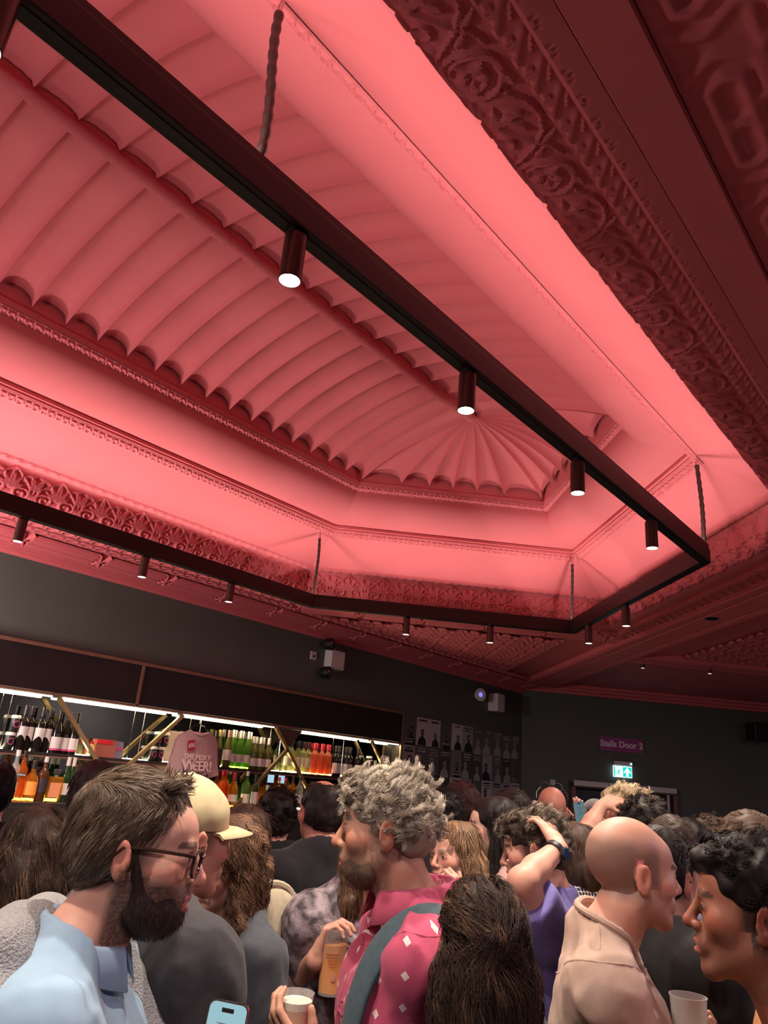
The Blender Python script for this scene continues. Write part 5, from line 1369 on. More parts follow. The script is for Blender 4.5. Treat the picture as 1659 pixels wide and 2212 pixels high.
            d = comb(Qh) if comb is not None else np.tile([0, -1., -.3], (strands, 1))
            d = d@self.Rh.T; d = d-nn*np.einsum('ij,ij->i', d, nn)[:, None]; d /= np.linalg.norm(d, axis=1)[:, None]+1e-9
            if clump: d = d+nn*lift*rng.uniform(.3, 1.7, (clump, 1))[cl]+rng.normal(0, spread, (clump, 3))[cl]+rng.normal(0, spread*.12, (strands, 3))
            else: d = d+nn*lift*rng.uniform(.2, 1.8, (strands, 1))+rng.normal(0, spread, (strands, 3)); d /= np.linalg.norm(d, axis=1)[:, None]
            ln = length*(rng.uniform(.6, 1.25, clump)[cl]*rng.uniform(.85, 1.1, strands) if clump else rng.uniform(.55, 1.25, strands))*self.sc; side = np.cross(d, nn); side /= np.linalg.norm(side, axis=1)[:, None]+1e-9
            K = segs; pts = []; ph = (rng.uniform(0, 6.3, clump)[cl]+rng.normal(0, .25, strands)) if clump else rng.uniform(0, 6.3, strands); off0 = (p0-croot); q = p0-nn*.002; dd = d.copy()
            for k in range(K+1):
                t = k/K
                off = curl*(np.cos(ph+t*curl_n*6.283)[:, None]*side+np.sin(ph+t*curl_n*6.283)[:, None]*nn)*min(1, t*3) if curl else 0
                pts.append(q+off-(off0*tight*t if clump else 0)); dd = dd+np.array([0, 0, -gravity])/K
                if not curl: dd = dd-nn*.25*lift/K*2
                dd /= np.linalg.norm(dd, axis=1)[:, None]; q = q+dd*(ln/K)[:, None]
                if stick:
                    ee = .003; dq = S.eval(q); gr = np.stack([S.eval(q+np.eye(3)[i]*ee)-dq for i in range(3)], 1)/ee; gr /= np.linalg.norm(gr, axis=1)[:, None]+1e-6
                    ok = np.abs(dq) < .08; q = q-gr*((dq-float_*(.3+t))*stick*ok)[:, None]; dd = dd-gr*(np.einsum('ij,ij->i', dd, gr)*stick*ok)[:, None]; dd /= np.linalg.norm(dd, axis=1)[:, None]+1e-9
            pts = np.stack(pts, 1); t = np.linspace(0, 1, K+1); wd = width*(1-.75*t**2)
            tan = np.gradient(pts, axis=1); tan /= np.linalg.norm(tan, axis=2, keepdims=True)+1e-9
            b1 = np.cross(tan, nn[:, None, :]); b1 /= np.linalg.norm(b1, axis=2, keepdims=True)+1e-9; b2 = np.cross(tan, b1)
            ring = np.stack([pts+(b1*math.cos(a)+b2*math.sin(a))*wd[None, :, None] for a in (0, 2.094, 4.189)], 2)     # n,K+1,3,3
            n_ = strands; R_ = ring.reshape(-1, 3); base = np.arange(n_)[:, None, None]*((K+1)*3); kk = np.arange(K)[None, :, None]*3; jj = np.arange(3)[None, None, :]; j2 = (jj+1) % 3
            Fq = np.stack([base+kk+jj, base+kk+j2, base+kk+3+j2, base+kk+3+jj], -1).reshape(-1, 4)
            cc = color*(1+(rng.normal(0, var, clump)[cl]+rng.normal(0, var*.4, strands) if clump else rng.normal(0, var, strands)))[:, None].clip(.35, 2.0)
            if light is not None:
                m = (rng.random(clump)[cl] if clump else rng.random(strands)) < light[1]; cc[m] = np.array(light[0])*(1+rng.normal(0, var*.6, m.sum()))[:, None]
            if tip is not None:
                tt = (t[None, :, None]); cs = cc[:, None, :]*(1-tt)+np.array(tip)*tt
            else: cs = np.repeat(cc[:, None, :], K+1, 1)
            Cs.append(np.repeat(cs[:, :, None, :], 3, 2).reshape(-1, 3)); Fs.append(Fq+len(V)); Vs.append(R_)
        o = mesh_np(name, np.concatenate(Vs), np.concatenate(Fs), M['hair'], self.e, smooth=True, col=np.clip(np.concatenate(Cs), 0, 1))
        return o
    def glasses(self, mat, r=.024, thick=.0022, on_top=False, name='glasses', square=False):
        s = self.sc*self.hs; z0, y0 = (.0, .112) if not on_top else (.115, .045)
        mb = MB(); tilt = 0
        for q in (-1, 1):
            t = np.linspace(0, 2*PI, 26)
            sup = (lambda v: np.sign(v)*np.abs(v)**.7) if square else (lambda v: v)
            if on_top: ring = [self.H(q*.033+r*math.cos(a), y0+.012+.010*math.sin(a), z0+.0+.022*math.sin(a)) for a in t]
            else: ring = [self.H(q*.033+r*float(sup(math.cos(a))), y0-.004-abs(q*.033+r*math.cos(a))**2*2.2, z0-.003+r*.82*float(sup(math.sin(a)))) for a in t]
            mb.tube(ring, thick*s, 6, caps=False)
            if on_top: mb.tube([self.H(q*.057, y0+.012, z0), self.H(q*.080, -.0, .085), self.H(q*.082, -.05, .055)], thick*s, 6)
            else: mb.tube([self.H(q*.056, y0-.012, z0+.009), self.H(q*.077, y0-.025, z0+.012), self.H(q*.0805, .02, z0+.010), self.H(q*.082, -.012, z0+.006), self.H(q*.080, -.035, z0-.02)], thick*s*1.15, 6)
        mb.tube([self.H(-.010, y0-.002, z0+.004), self.H(0, y0+.001, z0+.008), self.H(.010, y0-.002, z0+.004)], thick*s, 6)
        g = mb.build(name, mat, self.e, smooth=True)
        return g
# ------------------------------------------------------------------ the crowd
def fabric(name, c1, c2=None, scale=60, rough=.85, bump=.25, bscale=220, sheen=.1, stretch=None):
    bscale = max(bscale, 500) if bump < .6 else bscale; bump = bump*.5 if bump < .6 else bump
    return noisy(name, c1, c2 or tuple(v*.86 for v in c1), scale, rough, bump=bump, bscale=bscale, sheen=sheen, spec=.2, stretch=stretch)
M['trousers'] = fabric('dark_denim', (.02, .022, .03))
M['polo'] = fabric('pale_blue_pique', (.25, .37, .48), (.235, .35, .46), 40, .8, .12, 700)
COMB_BACK = lambda Q: np.stack([Q[:, 0]*.5, -np.ones(len(Q)), -.2-Q[:, 2]*0], 1)
def comb_down(Q): return np.stack([Q[:, 0]*2.0, (Q[:, 1]+.02)*1.2, -np.ones(len(Q))*.12-np.clip(.06-Q[:, 2], 0, 1)*8], 1)
def comb_quiff(Q):
    top = np.clip((Q[:, 2]-.075)/.03, 0, 1)
    return np.stack([Q[:, 0]*2, top*1.0-(1-top)*.45, top*.2-(1-top)*.8], 1)
def comb_swirl(Q): return np.stack([-Q[:, 1]*6+.2, Q[:, 0]*6-.4, -.3+0*Q[:, 0]], 1)
SHORT = [('e', (0, -.026, .040), (.082, .102, .088)), ('e', (0, -.045, -.005), (.079, .082, .075)), ('-e', (0, .085, -.06), (.11, .075, .092)), ('-e', (0, .02, -.10), (.12, .10, .075)), ('-e', (.1, -.002, -.012), (.032, .030, .036), .004), ('-e', (-.1, -.002, -.012), (.032, .030, .036), .004)]
FR = principled('dark_tortoise_frame', (.03, .012, .008), .2)
def tube_part(p, name, mat, pts, r, n=8):
    mb = MB(); mb.tube(pts, r, n); return mb.build(name, mat, p.e, smooth=True)
def sdf_part(p, name, mat, S, h=.006, fold=0, fs=30, seed=1., cutfn=None):
    def fn(P):
        d = S.eval(P)
        if fold: d = d-fold*(wob(P, fs, seed)+.5*wob(P, fs*2.1, seed+2))
        if cutfn is not None: d = np.maximum(d, cutfn(P))
        return d
    lo, hi = S.bounds(); V, F = surface(fn, lo-.01, hi+.01, h); V = relax(V, F, 2)
    return mesh_np(name, V, F, mat, p.e, smooth=True)

# --- bearded man in the pale blue polo, front left
A = Person('bearded man with glasses in pale blue polo, grey jumper over shoulders, facing right', 300, 1832, 1.25, -84, skin='fair', head_pitch=-6, head_yaw=0, res='near', nose=1.05,
           arms=lambda p: {'R': (p.L(at_depth(240, 2440, 1.12)), p.L(at_depth(450, 2445, 1.12)), dict(fwd=p.Rb.T@(_r*.8+_u*.6), palm=p.Rb.T@(-_f*.2+_u*.6-_r*.5), side=1, curl=(.6, .7, .5)))})
A.body(beard=((.045, .026, .018), .9), scalp=((.06, .042, .03), .75)).eyes()
A.hair(SHORT, (.10, .066, .042), 6500, .034, comb_quiff, width=.0006, lift=.10, spread=.10, light=((.22, .17, .125), .3), ls=55, lumps=.003, clump=1100, crad=.004, stick=.7, float_=.004)
A.hair([('c', (-.03, .070, .094), (.03, .070, .094), .012, .012, .02), ('c', (-.045, .03, .108), (.045, .03, .108), .012, .012, .02)], (.13, .088, .058), 1100, .027, lambda Q: np.stack([Q[:, 0], .9+0*Q[:, 0], .55+0*Q[:, 0]], 1), width=.0006, lift=.12, spread=.12, light=((.26, .20, .15), .35), clump=120, name='quiff', crad=.005)
A.hair([('e', (0, .047, -.088), (.057, .056, .044)), ('c', (-.0635, .012, -.010), (-.050, .03, -.085), .007, .021), ('c', (.0635, .012, -.010), (.050, .03, -.085), .007, .021), ('-e', (0, .070, -.026), (.060, .052, .026), .012), ('-e', (0, .118, -.069), (.020, .022, .007), .004), ('-e', (0, -.03, -.15), (.08, .055, .07))], (.045, .027, .019), 3600, .012, comb_down, width=.0004, name='beard', lumps=.0015, ls=120, lift=.25, mask=lambda Q: (Q[:, 1] > 0)*(Q[:, 2] < -.02))
A.glasses(FR, .025, .0026, square=True)
A.garment('polo_shirt', M['polo'], grow=.013, sleeve=.42, neck=.066, vneck=.05, fold=.005)
A.collar(M['polo'], h=.042, r=.072, flare=.018, drop=.012)
A.trousers(M['trousers'])
knit = fabric('grey_marl_knit', (.30, .30, .30), (.22, .22, .225), 220, .95, .8, 260)
S = SDF(); s_ = A.sc
S.cone(np.array([-.19, -.055, 1.44])*s_, np.array([0, -.115, 1.46])*s_, .042, .040, .03).cone(np.array([0, -.115, 1.46])*s_, np.array([.17, -.085, 1.44])*s_, .040, .042, .03)
S.ell(np.array([0, -.150, 1.30])*s_, np.array([.21, .06, .22])*s_, .05); S.cone(np.array([-.12, -.10, 1.50])*s_, np.array([.12, -.10, 1.50])*s_, .045, .045, .04)
S.cone(np.array([-.17, .0, 1.46])*s_, np.array([-.10, .125, 1.30])*s_, .042, .045, .03).cone(np.array([-.10, .125, 1.30])*s_, np.array([-.06, .165, 1.02])*s_, .045, .055, .03)
sdf_part(A, 'draped_jumper', knit, S, .0055, .006, 34)

# --- man in the beige cap, behind him
B = Person('man in a beige cap and charcoal jacket, turned away to the right', 402, 1808, 1.62, -46, skin='fair', res='near', head_pitch=-4, shoulder=1.16, build=1.1)
B.body(scalp=((.10, .07, .05), .8)).eyes()
B.hair([('e', (0, -.05, -.012), (.078, .068, .06)), ('-e', (0, .06, -.05), (.11, .075, .10)), ('-e', (0, 0, -.10), (.12, .12, .062))], (.14, .10, .07), 900, .02, comb_down, width=.0006)
capm = fabric('beige_cotton_twill', (.50, .42, .24), (.47, .39, .22), 30, .9, .12, 300)
B.hair_mat = None
S = SDF(); s_ = B.sc
S.ell(B.H(0, -.018, .045), np.array([.0865, .108, .088])*s_, .02, B.Rh)
capcut = lambda P: -(B.hp(P)[:, 2]-.018-.10*np.maximum(0, B.hp(P)[:, 1]-.02)+.06*np.minimum(0, B.hp(P)[:, 1]+.02))*B.sc
cap = sdf_part(B, 'cap', capm, S, .004, .0022, 50, 2., capcut)
mb = MB(); n = 26; V = []
for k, (q, zz) in enumerate(((0, 0), (.5, .004), (1, 0), (1, -.004), (.5, 0.0), (0, -.004))):
    for a in np.linspace(-1.15, 1.15, n):
        rr = .104+q*.078*max(0.05, math.cos(a*1.15)); V.append(B.H(math.sin(a)*.082*(1+.12*q), -.018+rr*math.cos(a)*(1 if q else .93)+.010*q, .034+zz-.020*math.sin(a)**2-.010*q))
F = [(i*n+j, i*n+j+1, ((i+1) % 6)*n+j+1, ((i+1) % 6)*n+j) for i in range(6) for j in range(n-1)]
mesh_np('cap_brim', V, F, capm, cap, smooth=True)
mb = MB(); mb.lathe([(0, .007), (.006, .004), (.007, 0), (0, 0)], 12, B.H(0, -.018, .131), B.Rh); mb.build('cap_button', capm, cap, smooth=True)
jk = fabric('charcoal_wool', (.042, .041, .044), (.034, .033, .036), 50, .9, .3, 300)
B.garment('jacket', jk, grow=.036, sleeve=1.0, neck=.074, fold=.009, fs=20, hem=.72)
B.collar(jk, h=.045, r=.078, flare=.024, open_=1.1, drop=.004)
B.trousers(M['trousers'])

# --- woman with round glasses, face between the two men
C_ = Person('woman with round glasses and long wavy brown hair behind the capped man', 482, 1868, 2.00, 134, skin='pale', build=.86, shoulder=.85, head_pitch=-10, head_roll=-8, female=True, res='near', mouth_open=.6)
C_.body(lips=(.45, .10, .10)).eyes()
LONGW = [('e', (0, -.022, .045), (.086, .106, .090)), ('e', (0, -.06, -.05), (.088, .062, .10)), ('-e', (0, .10, -.04), (.068, .085, .105), .01)]
def longhair(w=.085, l=.22, fwd=.0, vol=.030): return LONGW+[('c', (q*w, -.02+fwd, -.02), (q*(w+.012), -.005+fwd, -.08-l*.45), vol, vol*1.15, .03) for q in (-1, 1)]+[('c', (q*(w+.012), -.005+fwd, -.08-l*.45), (q*(w+.01), .01+fwd, -.08-l), vol*1.1, vol*.6, .03) for q in (-1, 1)]+[('c', (0, -.085, -.03), (0, -.085, -.06-l), .06, .05, .05)]
def comb_long(Q): return np.stack([Q[:, 0]*4*(Q[:, 2] > .02), (Q[:, 1]+.01)*4*(Q[:, 2] > .06), -.6-0*Q[:, 0]], 1)
C_.hair(longhair(.074, .19, .0, .024), (.13, .07, .04), 3600, .15, comb_long, curl=.009, curl_n=1.8, width=.0008, lumps=.008, ls=60, light=((.34, .20, .12), .25), gravity=.6, spread=.10, lift=.06, segs=10, clump=260, crad=.007, stick=.5, float_=.010, mask=lambda Q: ~((Q[:, 1] > .03)*(np.abs(Q[:, 0]) < .075)*(Q[:, 2] < .07)))
C_.glasses(FR, .025, .0022)
C_.garment('top', fabric('grey_blue_top', (.06, .066, .078)), grow=.014, sleeve=.3, neck=.09, hem=.8)
C_.trousers(M['trousers'])

# --- woman in the dark patterned T-shirt with a cream bag
pat = noisy('black_and_pink_zigzag_print', (.012, .010, .012), (.30, .16, .15), 26, .8, stretch=(1, 1, 3.2))
Dm = Person('woman in a black and pink patterned T-shirt, bare arm, behind the cap brim', 516, 1818, 2.44, 40, skin='fair', female=True, res='mid',
            arms=lambda p: {'R': (p.L(at_depth(571, 1985, 2.16)), p.L(at_depth(556, 2095, 2.02)), dict(fwd=[0, .2, -1], palm=[-1, 0, 0], side=1, curl=(.9, 1.0, .6)))})
Dm.body(); Dm.hair(SHORT+[('e', (0, -.06, -.03), (.07, .06, .08))], (.06, .03, .02), 700, .05, comb_long, width=.001)
Dm.garment('patterned_tshirt', pat, grow=.018, sleeve=.34, neck=.085, hem=.8); Dm.trousers(M['trousers'])
bagp = at_depth(574, 2050, 2.08)
bag = empty('tote_bag', bagp-np.array([0, 0, .21]), 'cream canvas tote bag hanging beside the patterned T-shirt', 'bag')
S = SDF(); S.ell((0, 0, .18), (.13, .05, .19), .03); V, F = surface(lambda P: S.eval(P)-.004*wob(P, 40), *S.bounds(), .010)
canvas = fabric('cream_canvas', (.42, .36, .26)); bag_o = mesh_np('pouch', relax(V, F, 2), F, canvas, bag, smooth=True)
mb = MB(); t = np.linspace(0, PI, 12); mb.tube([(.07*math.cos(a), 0,   .33+.05*math.sin(a)) for a in t], .009, 6); mb.build('strap', canvas, bag, smooth=True)
bag.rotation_euler = (0, 0, YAW-PI/2+.5)

# --- grey curly haired man in the pink shirt
def pink_mat():
    m = fabric('faded_pink_denim', (.44, .075, .14), (.36, .055, .11), 14, .85, .2, 520)
    nt = m.node_tree; b = nt.nodes['Principled BSDF']; old = b.inputs['Base Color'].links[0].from_socket
    N = nt.nodes.new; Lk = nt.links.new
    at = N('ShaderNodeAttribute'); at.attribute_name = 'Col'; sp = N('ShaderNodeSeparateXYZ'); Lk(at.outputs['Vector'], sp.inputs[0])
    def mth(op, a, b=None):
        n = N('ShaderNodeMath'); n.operation = op
        for i, v in enumerate((a, b)):
            if v is None: continue
            if isinstance(v, (int, float)): n.inputs[i].default_value = v
            else: Lk(v, n.inputs[i])
        return n.outputs[0]
    u = mth('DIVIDE', sp.outputs[0], .046); v = mth('DIVIDE', mth('ADD', sp.outputs[1], mth('MULTIPLY', sp.outputs[0], .12)), .056)
    cu = mth('FLOOR', u); fu = mth('SUBTRACT', mth('SUBTRACT', u, cu), .5)
    v2 = mth('ADD', v, mth('MULTIPLY', cu, .5)); fv = mth('SUBTRACT', mth('FRACT', v2), .5)
    s_ = mth('ADD', mth('DIVIDE', mth('ABSOLUTE', fu), .135), mth('DIVIDE', mth('ABSOLUTE', fv), .155))
    k = mth('LESS_THAN', s_, 1.0)
    mx = N('ShaderNodeMix'); mx.data_type = 'RGBA'; mx.inputs['B'].default_value = (.66, .56, .50, 1)
    Lk(k, mx.inputs['Factor']); Lk(old, mx.inputs['A']); Lk(mx.outputs['Result'], b.inputs['Base Color'])
    return m
M['pink'] = pink_mat(); M['pinkp'] = fabric('plain_pink_denim', (.40, .068, .125), None, 14, .85, .35, 320)
cupB = at_depth(640, 2168, 1.60)
G = Person('curly grey-haired man in a pink diamond print shirt with a beer, facing left', 836, 1788, 1.66, 99, skin='tan', res='near', nose=1.08, head_pitch=-4, head_yaw=-19, shoulder=.94,
           arms=lambda p: {'L': (p.L(at_depth(885, 2330, 1.57)), p.L(at_depth(688, 2292, 1.545)), dict(fwd=p.Rb.T@(-_r*.80+_u*.55+_f*.05), palm=p.Rb.T@(_f*.85+_u*.40+_r*.2), side=-1, curl=(.45, .65, .6), thumb=.7))})
G.body(stubble=((.14, .085, .06), .72), scalp=((.13, .10, .08), .6), brow=(.16, .11, .08)).eyes()
CURLY = [('e', (0, -.014, .046), (.080, .097, .077)), ('e', (0, -.050, .006), (.079, .064, .075)), ('e', (0, .056, .076), (.062, .044, .028)), ('-e', (0, .098, -.055), (.11, .070, .10)), ('-e', (0, .02, -.115), (.13, .10, .088)), ('-e', (.108, .004, -.022), (.040, .046, .050), .006), ('-e', (-.108, .004, -.022), (.040, .046, .050), .006)]
G.hair(CURLY, (.36, .31, .24), 8800, .038, comb_swirl, curl=.0072, curl_n=1.15, width=.0007, lumps=.008, ls=52, var=.22, lift=.28, spread=.32, light=((.66, .60, .49), .45), segs=10, clump=420, crad=.0055, tight=.7, mask=lambda Q: np.clip((Q[:, 2]+.02)/.05, .04, 1)*~((Q[:, 1] > .034)*(Q[:, 2] < .050)))
G.hair([('e', (0, .046, -.084), (.0545, .053, .040)), ('c', (-.058, .014, -.04), (-.049, .03, -.085), .007, .017), ('c', (.058, .014, -.04), (.049, .03, -.085), .007, .017), ('-e', (0, .070, -.026), (.060, .052, .028), .012), ('-e', (0, .118, -.069), (.022, .022, .008), .004), ('-e', (0, -.03, -.15), (.08, .055, .07))], (.15, .095, .065), 2600, .008, comb_down, width=.0004, name='beard', lumps=.001, lift=.3, mask=lambda Q: (Q[:, 1] > .0)*(Q[:, 2] < -.03))
G.garment('shirt', M['pink'], grow=.016, sleeve=1.0, neck=.072, vneck=.07, fold=.0105, fs=25, hem=.74, col='pattern')
G.collar(M['pinkp'], h=.050, r=.080, flare=.026, open_=.9, drop=-.004)
sx = G.sc
# chest pocket, sleeve and yoke seams
def front_pts(uv): return [(x, .30, z) for x, z in uv]
G.seam(M['pinkp'], front_pts([(-.05, 1.33), (-.09, 1.335), (-.13, 1.33), (-.132, 1.28), (-.132, 1.22), (-.115, 1.20), (-.092, 1.185), (-.07, 1.20), (-.05, 1.22), (-.05, 1.28), (-.05, 1.33)]), 'chest_pocket_seam', .0026)
G.seam(M['pinkp'], front_pts([(-.05, 1.295), (-.09, 1.282), (-.132, 1.295)]*1+[(-.132, 1.295)]), 'pocket_flap_seam', .0026)
G.seam(M['pinkp'], front_pts([(.0, z) for z in np.linspace(1.40, 1.0, 16)]), 'placket_seam', .003)
for q in (-1, 1): G.seam(M['pinkp'], [(q*.205*math.cos(a), -.02+.10*math.sin(a), 1.40+.06*math.cos(a)) for a in np.linspace(-1.5, 1.5, 24)], 'sleeve_seam', .0026)
G.trousers(M['trousers'])
# backpack
strapm = fabric('teal_grey_webbing', (.055, .085, .10), (.045, .07, .085), 80, .8, .3, 400)
bp_ = empty('backpack', G.W(np.array([0, -.26, 1.0])*sx), 'blue grey backpack on one shoulder of the man in the pink shirt', 'backpack', rotz=G.yaw)
o_ = G.base-np.array(bp_.location)
S = SDF(); S.ell((0, 0, .12), (.15, .085, .24), .03); S.ell((0, -.05, .02), (.12, .06, .12), .04); V, F = surface(lambda P: S.eval(P)-.004*wob(P, 30), *S.bounds(), .012); mesh_np('pack_body', relax(V, F, 2), F, strapm, bp_, smooth=True)
def strap(q, w=.028):
    J = G.joints()['L' if q < 0 else 'R'][0]
    ctrl = [np.array(v)*sx for v in ((q*.10, -.20, 1.28), (q*.125, -.13, 1.43), (q*.135, -.04, 1.497), (q*.135, .055, 1.455), (q*.14, .115, 1.34), (q*.15, .12, 1.20), (q*.165, .06, 1.06), (q*.15, -.10, .95))]
    P = []
    for i in range(len(ctrl)-1):
        for t in np.linspace(0, 1, 7)[:-1]:
            a, b = ctrl[max(i-1, 0)], ctrl[i]; c, d = ctrl[i+1], ctrl[min(i+2, len(ctrl)-1)]
            P.append(.5*((2*b)+(c-a)*t+(2*a-5*b+4*c-d)*t*t+(3*b-a-3*c+d)*t**3))
    P = np.array(P)
    for i in range(len(P)):                                           # rest on the shirt
        c = np.array([P[i][0]*.55, -.01, min(P[i][2], 1.40*sx)]); v = P[i]-c; v /= np.linalg.norm(v); q_ = c.copy()[None]+v[None]*np.linspace(0.02, .32, 90)[:, None]; dd = G.gfn(q_); j = np.nonzero(dd < 0)[0]
        if len(j): P[i] = q_[j[-1]]+v*.007
    for _ in range(2): P[1:-1] = (P[:-2]+2*P[1:-1]+P[2:])/4
    V = []; n = len(P)
    for i in range(n):
        d = P[min(i+1, n-1)]-P[max(i-1, 0)]; d /= np.linalg.norm(d); c = np.array([P[i][0]*.55, -.01, min(P[i][2], 1.40*sx)]); v = P[i]-c; v -= d*(v@d); v /= np.linalg.norm(v); s__ = np.cross(d, v)
        w_ = w*(1 if i < n*.62 else .7)
        for a, b in ((-1, -.4), (-1, .5), (-.8, 1), (.8, 1), (1, .5), (1, -.4)): V.append(P[i]+s__*a*w_+v*b*.007)
    F = [(i*6+j, i*6+(j+1) % 6, (i+1)*6+(j+1) % 6, (i+1)*6+j) for i in range(n-1) for j in range(6)]
    V = (np.array(V)@G.Rb.T+o_)@G.Rb
    mesh_np('shoulder_strap', V, F, strapm, bp_, smooth=True)
strap(-1)

# --- plastic beer cups
def beer_cup(name, top, tilt, h, r, level, beer, label, foam=True, axis=(0, 0, 1)):
    e = empty(name, top-np.array([0, 0, h]), label, 'cup')
    cupm = principled('frosted_plastic_'+name, (.70, .68, .66), .35, spec=.5, alpha=.20 if beer else .55)
    mb = MB(); mb.lathe([(r*.76, 0), (r*.98, h*.97), (r*1.02, h*.985), (r*1.02, h), (r*.96, h), (r*.73, .006)], 36); mb.F = [f for f in mb.F if len(f) == 4]; mb.build('cup_wall', cupm, e, smooth=True)
    mb = MB(); mb.lathe([(0, .001), (r*.755, .001), (r*.74, .006), (0, .006)], 36); mb.build('cup_base', cupm, e, smooth=True)
    if beer:
        rl = r*(.745+.205*level)
        mb = MB(); mb.lathe([(0, .0065), (r*.735, .0065), (rl, h*level), (0, h*level)], 36); mb.build('beer', beer, e, smooth=True)
        if foam:
            r2 = r*(.745+.205*(level+.08)); mb = MB(); mb.lathe([(0, h*level+.0005), (rl, h*level+.0005), (r2, h*(level+.10)), (r2*.8, h*(level+.115)), (0, h*(level+.105))], 36); mb.build('foam', noisy('beer_foam', (.72, .66, .55), (.62, .55, .44), 160, .8, bump=.3), e, smooth=True)
    return e
lager = principled('golden_lager', (.86, .33, .03), .2, spec=.4)
ale = principled('cloudy_pale_ale', (.50, .27, .13), .3)
beer_cup('beer_cup', cupB+np.array([0, 0, .022]), 0, .150, .0375, .80, ale, 'plastic cup of cloudy beer with foam held low by the pink shirted man')
cupA_top = at_depth(724, 2003, 2.0)
cA = beer_cup('beer_cup', cupA_top, 0, .158, .0405, .76, lager, 'tall plastic cup of golden lager held by the floral shirted woman', foam=False)
Rv = np.array([math.cos(YAW+PI), math.sin(YAW+PI), 0]); 
redp = principled('rust_print', (.50, .12, .03), .6)
def on_cup(e, h, r, v0, v1, a0, a1, name, mat):
    n = 10; V = []
    for v in (v0, v1):
        rr = r*(.745+.245*v)+.0022
        for a in np.linspace(a0, a1, n): V.append((rr*math.cos(a), rr*math.sin(a), h*v))
    mesh_np(name, V, [(i, i+1, n+i+1, n+i) for i in range(n-1)], mat, e, smooth=True)
av = YAW+PI
for k in range(5): on_cup(cA, .158, .0405, .62-k*.045, .632-k*.045+(.008 if k < 1 else 0), av-.45+.07*k, av+.50-.04*k, 'print_line', redp)
on_cup(cA, .158, .0405, .24, .34, av+.05, av+.36, 'print_square', principled('pink_print_square', (.62, .30, .22), .6))

# --- woman in the floral shirt behind him
flor = noisy('grey_floral_print', (.055, .045, .055), (.34, .28, .31), 34, .8, 5.0, .25, 200)
hd_ = at_depth(714, 2052, 2.06)
FL = Person('woman in a grey floral shirt with a lager, half hidden by the pink shirted man', 818, 1822, 2.18, 205, skin='fair', female=True, res='near',
            arms=lambda p: {'R': (p.L(at_depth(652, 2118, 2.12)), p.L(at_depth(682, 2072, 1.965)), dict(fwd=p.Rb.T@(_r*.25+_f*.30+_u*.55), palm=p.Rb.T@(_r*.85-_f*.05), side=1, curl=(.75, .75, .45), thumb=.6))})
FL.body().eyes()
FL.hair(longhair(.072, .19, .0, .022), (.16, .09, .055), 2000, .16, comb_long, curl=.005, curl_n=1.2, width=.0008, lumps=.006, gravity=.6, spread=.06, lift=.05, segs=8, clump=200, crad=.007, stick=.6, float_=.006)
FL.garment('floral_shirt', flor, grow=.020, sleeve=.49, neck=.078, vneck=.13, fold=.007, fs=24, hem=.74)
FL.collar(flor, h=.045, r=.078, flare=.028, open_=1.3, drop=.010); FL.trousers(M['trousers'])

# --- bald man in the beige linen shirt
linen = fabric('beige_linen', (.46, .335, .27), (.38, .27, .21), 16, .9, .55, 900)
H_ = Person('bald man in a beige linen shirt, facing right', 1366, 1880, 1.72, -106, skin='fair', res='near', nose=1.05, head_pitch=-3, head_yaw=24,
            arms=lambda p: {'R': (p.L(at_depth(1250, 2330, 1.62)), p.L(at_depth(1430, 2300, 1.66)), dict(fwd=p.Rb.T@(_r*.9+_u*.3), palm=p.Rb.T@(_f*.4+_u*.8), side=1, curl=(.4, .6, .5), thumb=1.0))})
H_.body(stubble=((.20, .11, .08), .45), scalp=((.15, .10, .078), .72), brow=(.10, .065, .045)).eyes()
H_.garment('linen_shirt', linen, grow=.020, sleeve=1.0, neck=.070, vneck=.07, fold=.0095, fs=26, hem=.72)
H_.neckband(linen, .0075, 'braided_neckband', .001)
for q in (-1, 1):
    H_.seam(linen, [(q*.205*math.cos(a)*1.0+q*.0, -.02+.10*math.sin(a), 1.40+.0*a+.06*math.cos(a)) for a in np.linspace(-1.5, 1.5, 24)], 'sleeve_seam'); H_.seam(linen, [(q*x, -.03, 1.62-x*.6) for x in np.linspace(.07, .19, 10)], 'shoulder_seam')
H_.trousers(M['trousers'])
cupC = at_depth(1486, 2150, 1.60)
beer_cup('plastic_cup', cupC, 0, .15, .039, 0, None, 'empty frosted plastic cup at the bottom right beside the bald man')

# --- dark haired man at the right edge
Rm = Person('dark-haired man in an orange top at the right edge, facing left', 1632, 1968, 1.30, 66, skin='ruddy_shaded', res='near', nose=1.05, slim=1.04)
Rm.body(stubble=((.10, .05, .035), .5), scalp=((.02, .012, .01), .9)).eyes()
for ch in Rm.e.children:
    if ch.name.startswith('eye'): ch.data.materials[0] = principled('shaded_brown_eye', (.07, .04, .03), .6, spec=.1)  # eyeball darkened as if in shade, to subdue a pale reflection
Rm.hair([('e', (0, -.028, .050), (.092, .110, .088)), ('e', (0, -.066, -.02), (.092, .078, .10)), ('e', (0, -.07, -.08), (.075, .055, .07), .03), ('e', (0, .060, .080), (.064, .044, .028)), ('-e', (0, .096, -.06), (.11, .070, .10)), ('-e', (0, .02, -.115), (.12, .10, .07)), ('-e', (-.108, .002, -.022), (.040, .034, .042), .006), ('-e', (.108, .002, -.022), (.040, .034, .042), .006)], (.016, .010, .008), 5200, .026, comb_swirl, curl=.004, curl_n=.9, width=.0007, lift=.30, spread=.25, lumps=.006, clump=420, crad=.005, tight=.6, mask=lambda Q: np.clip((Q[:, 2]+.05)/.05, .3, 1)*~((Q[:, 1] > .022)*(Q[:, 2] < .064)))
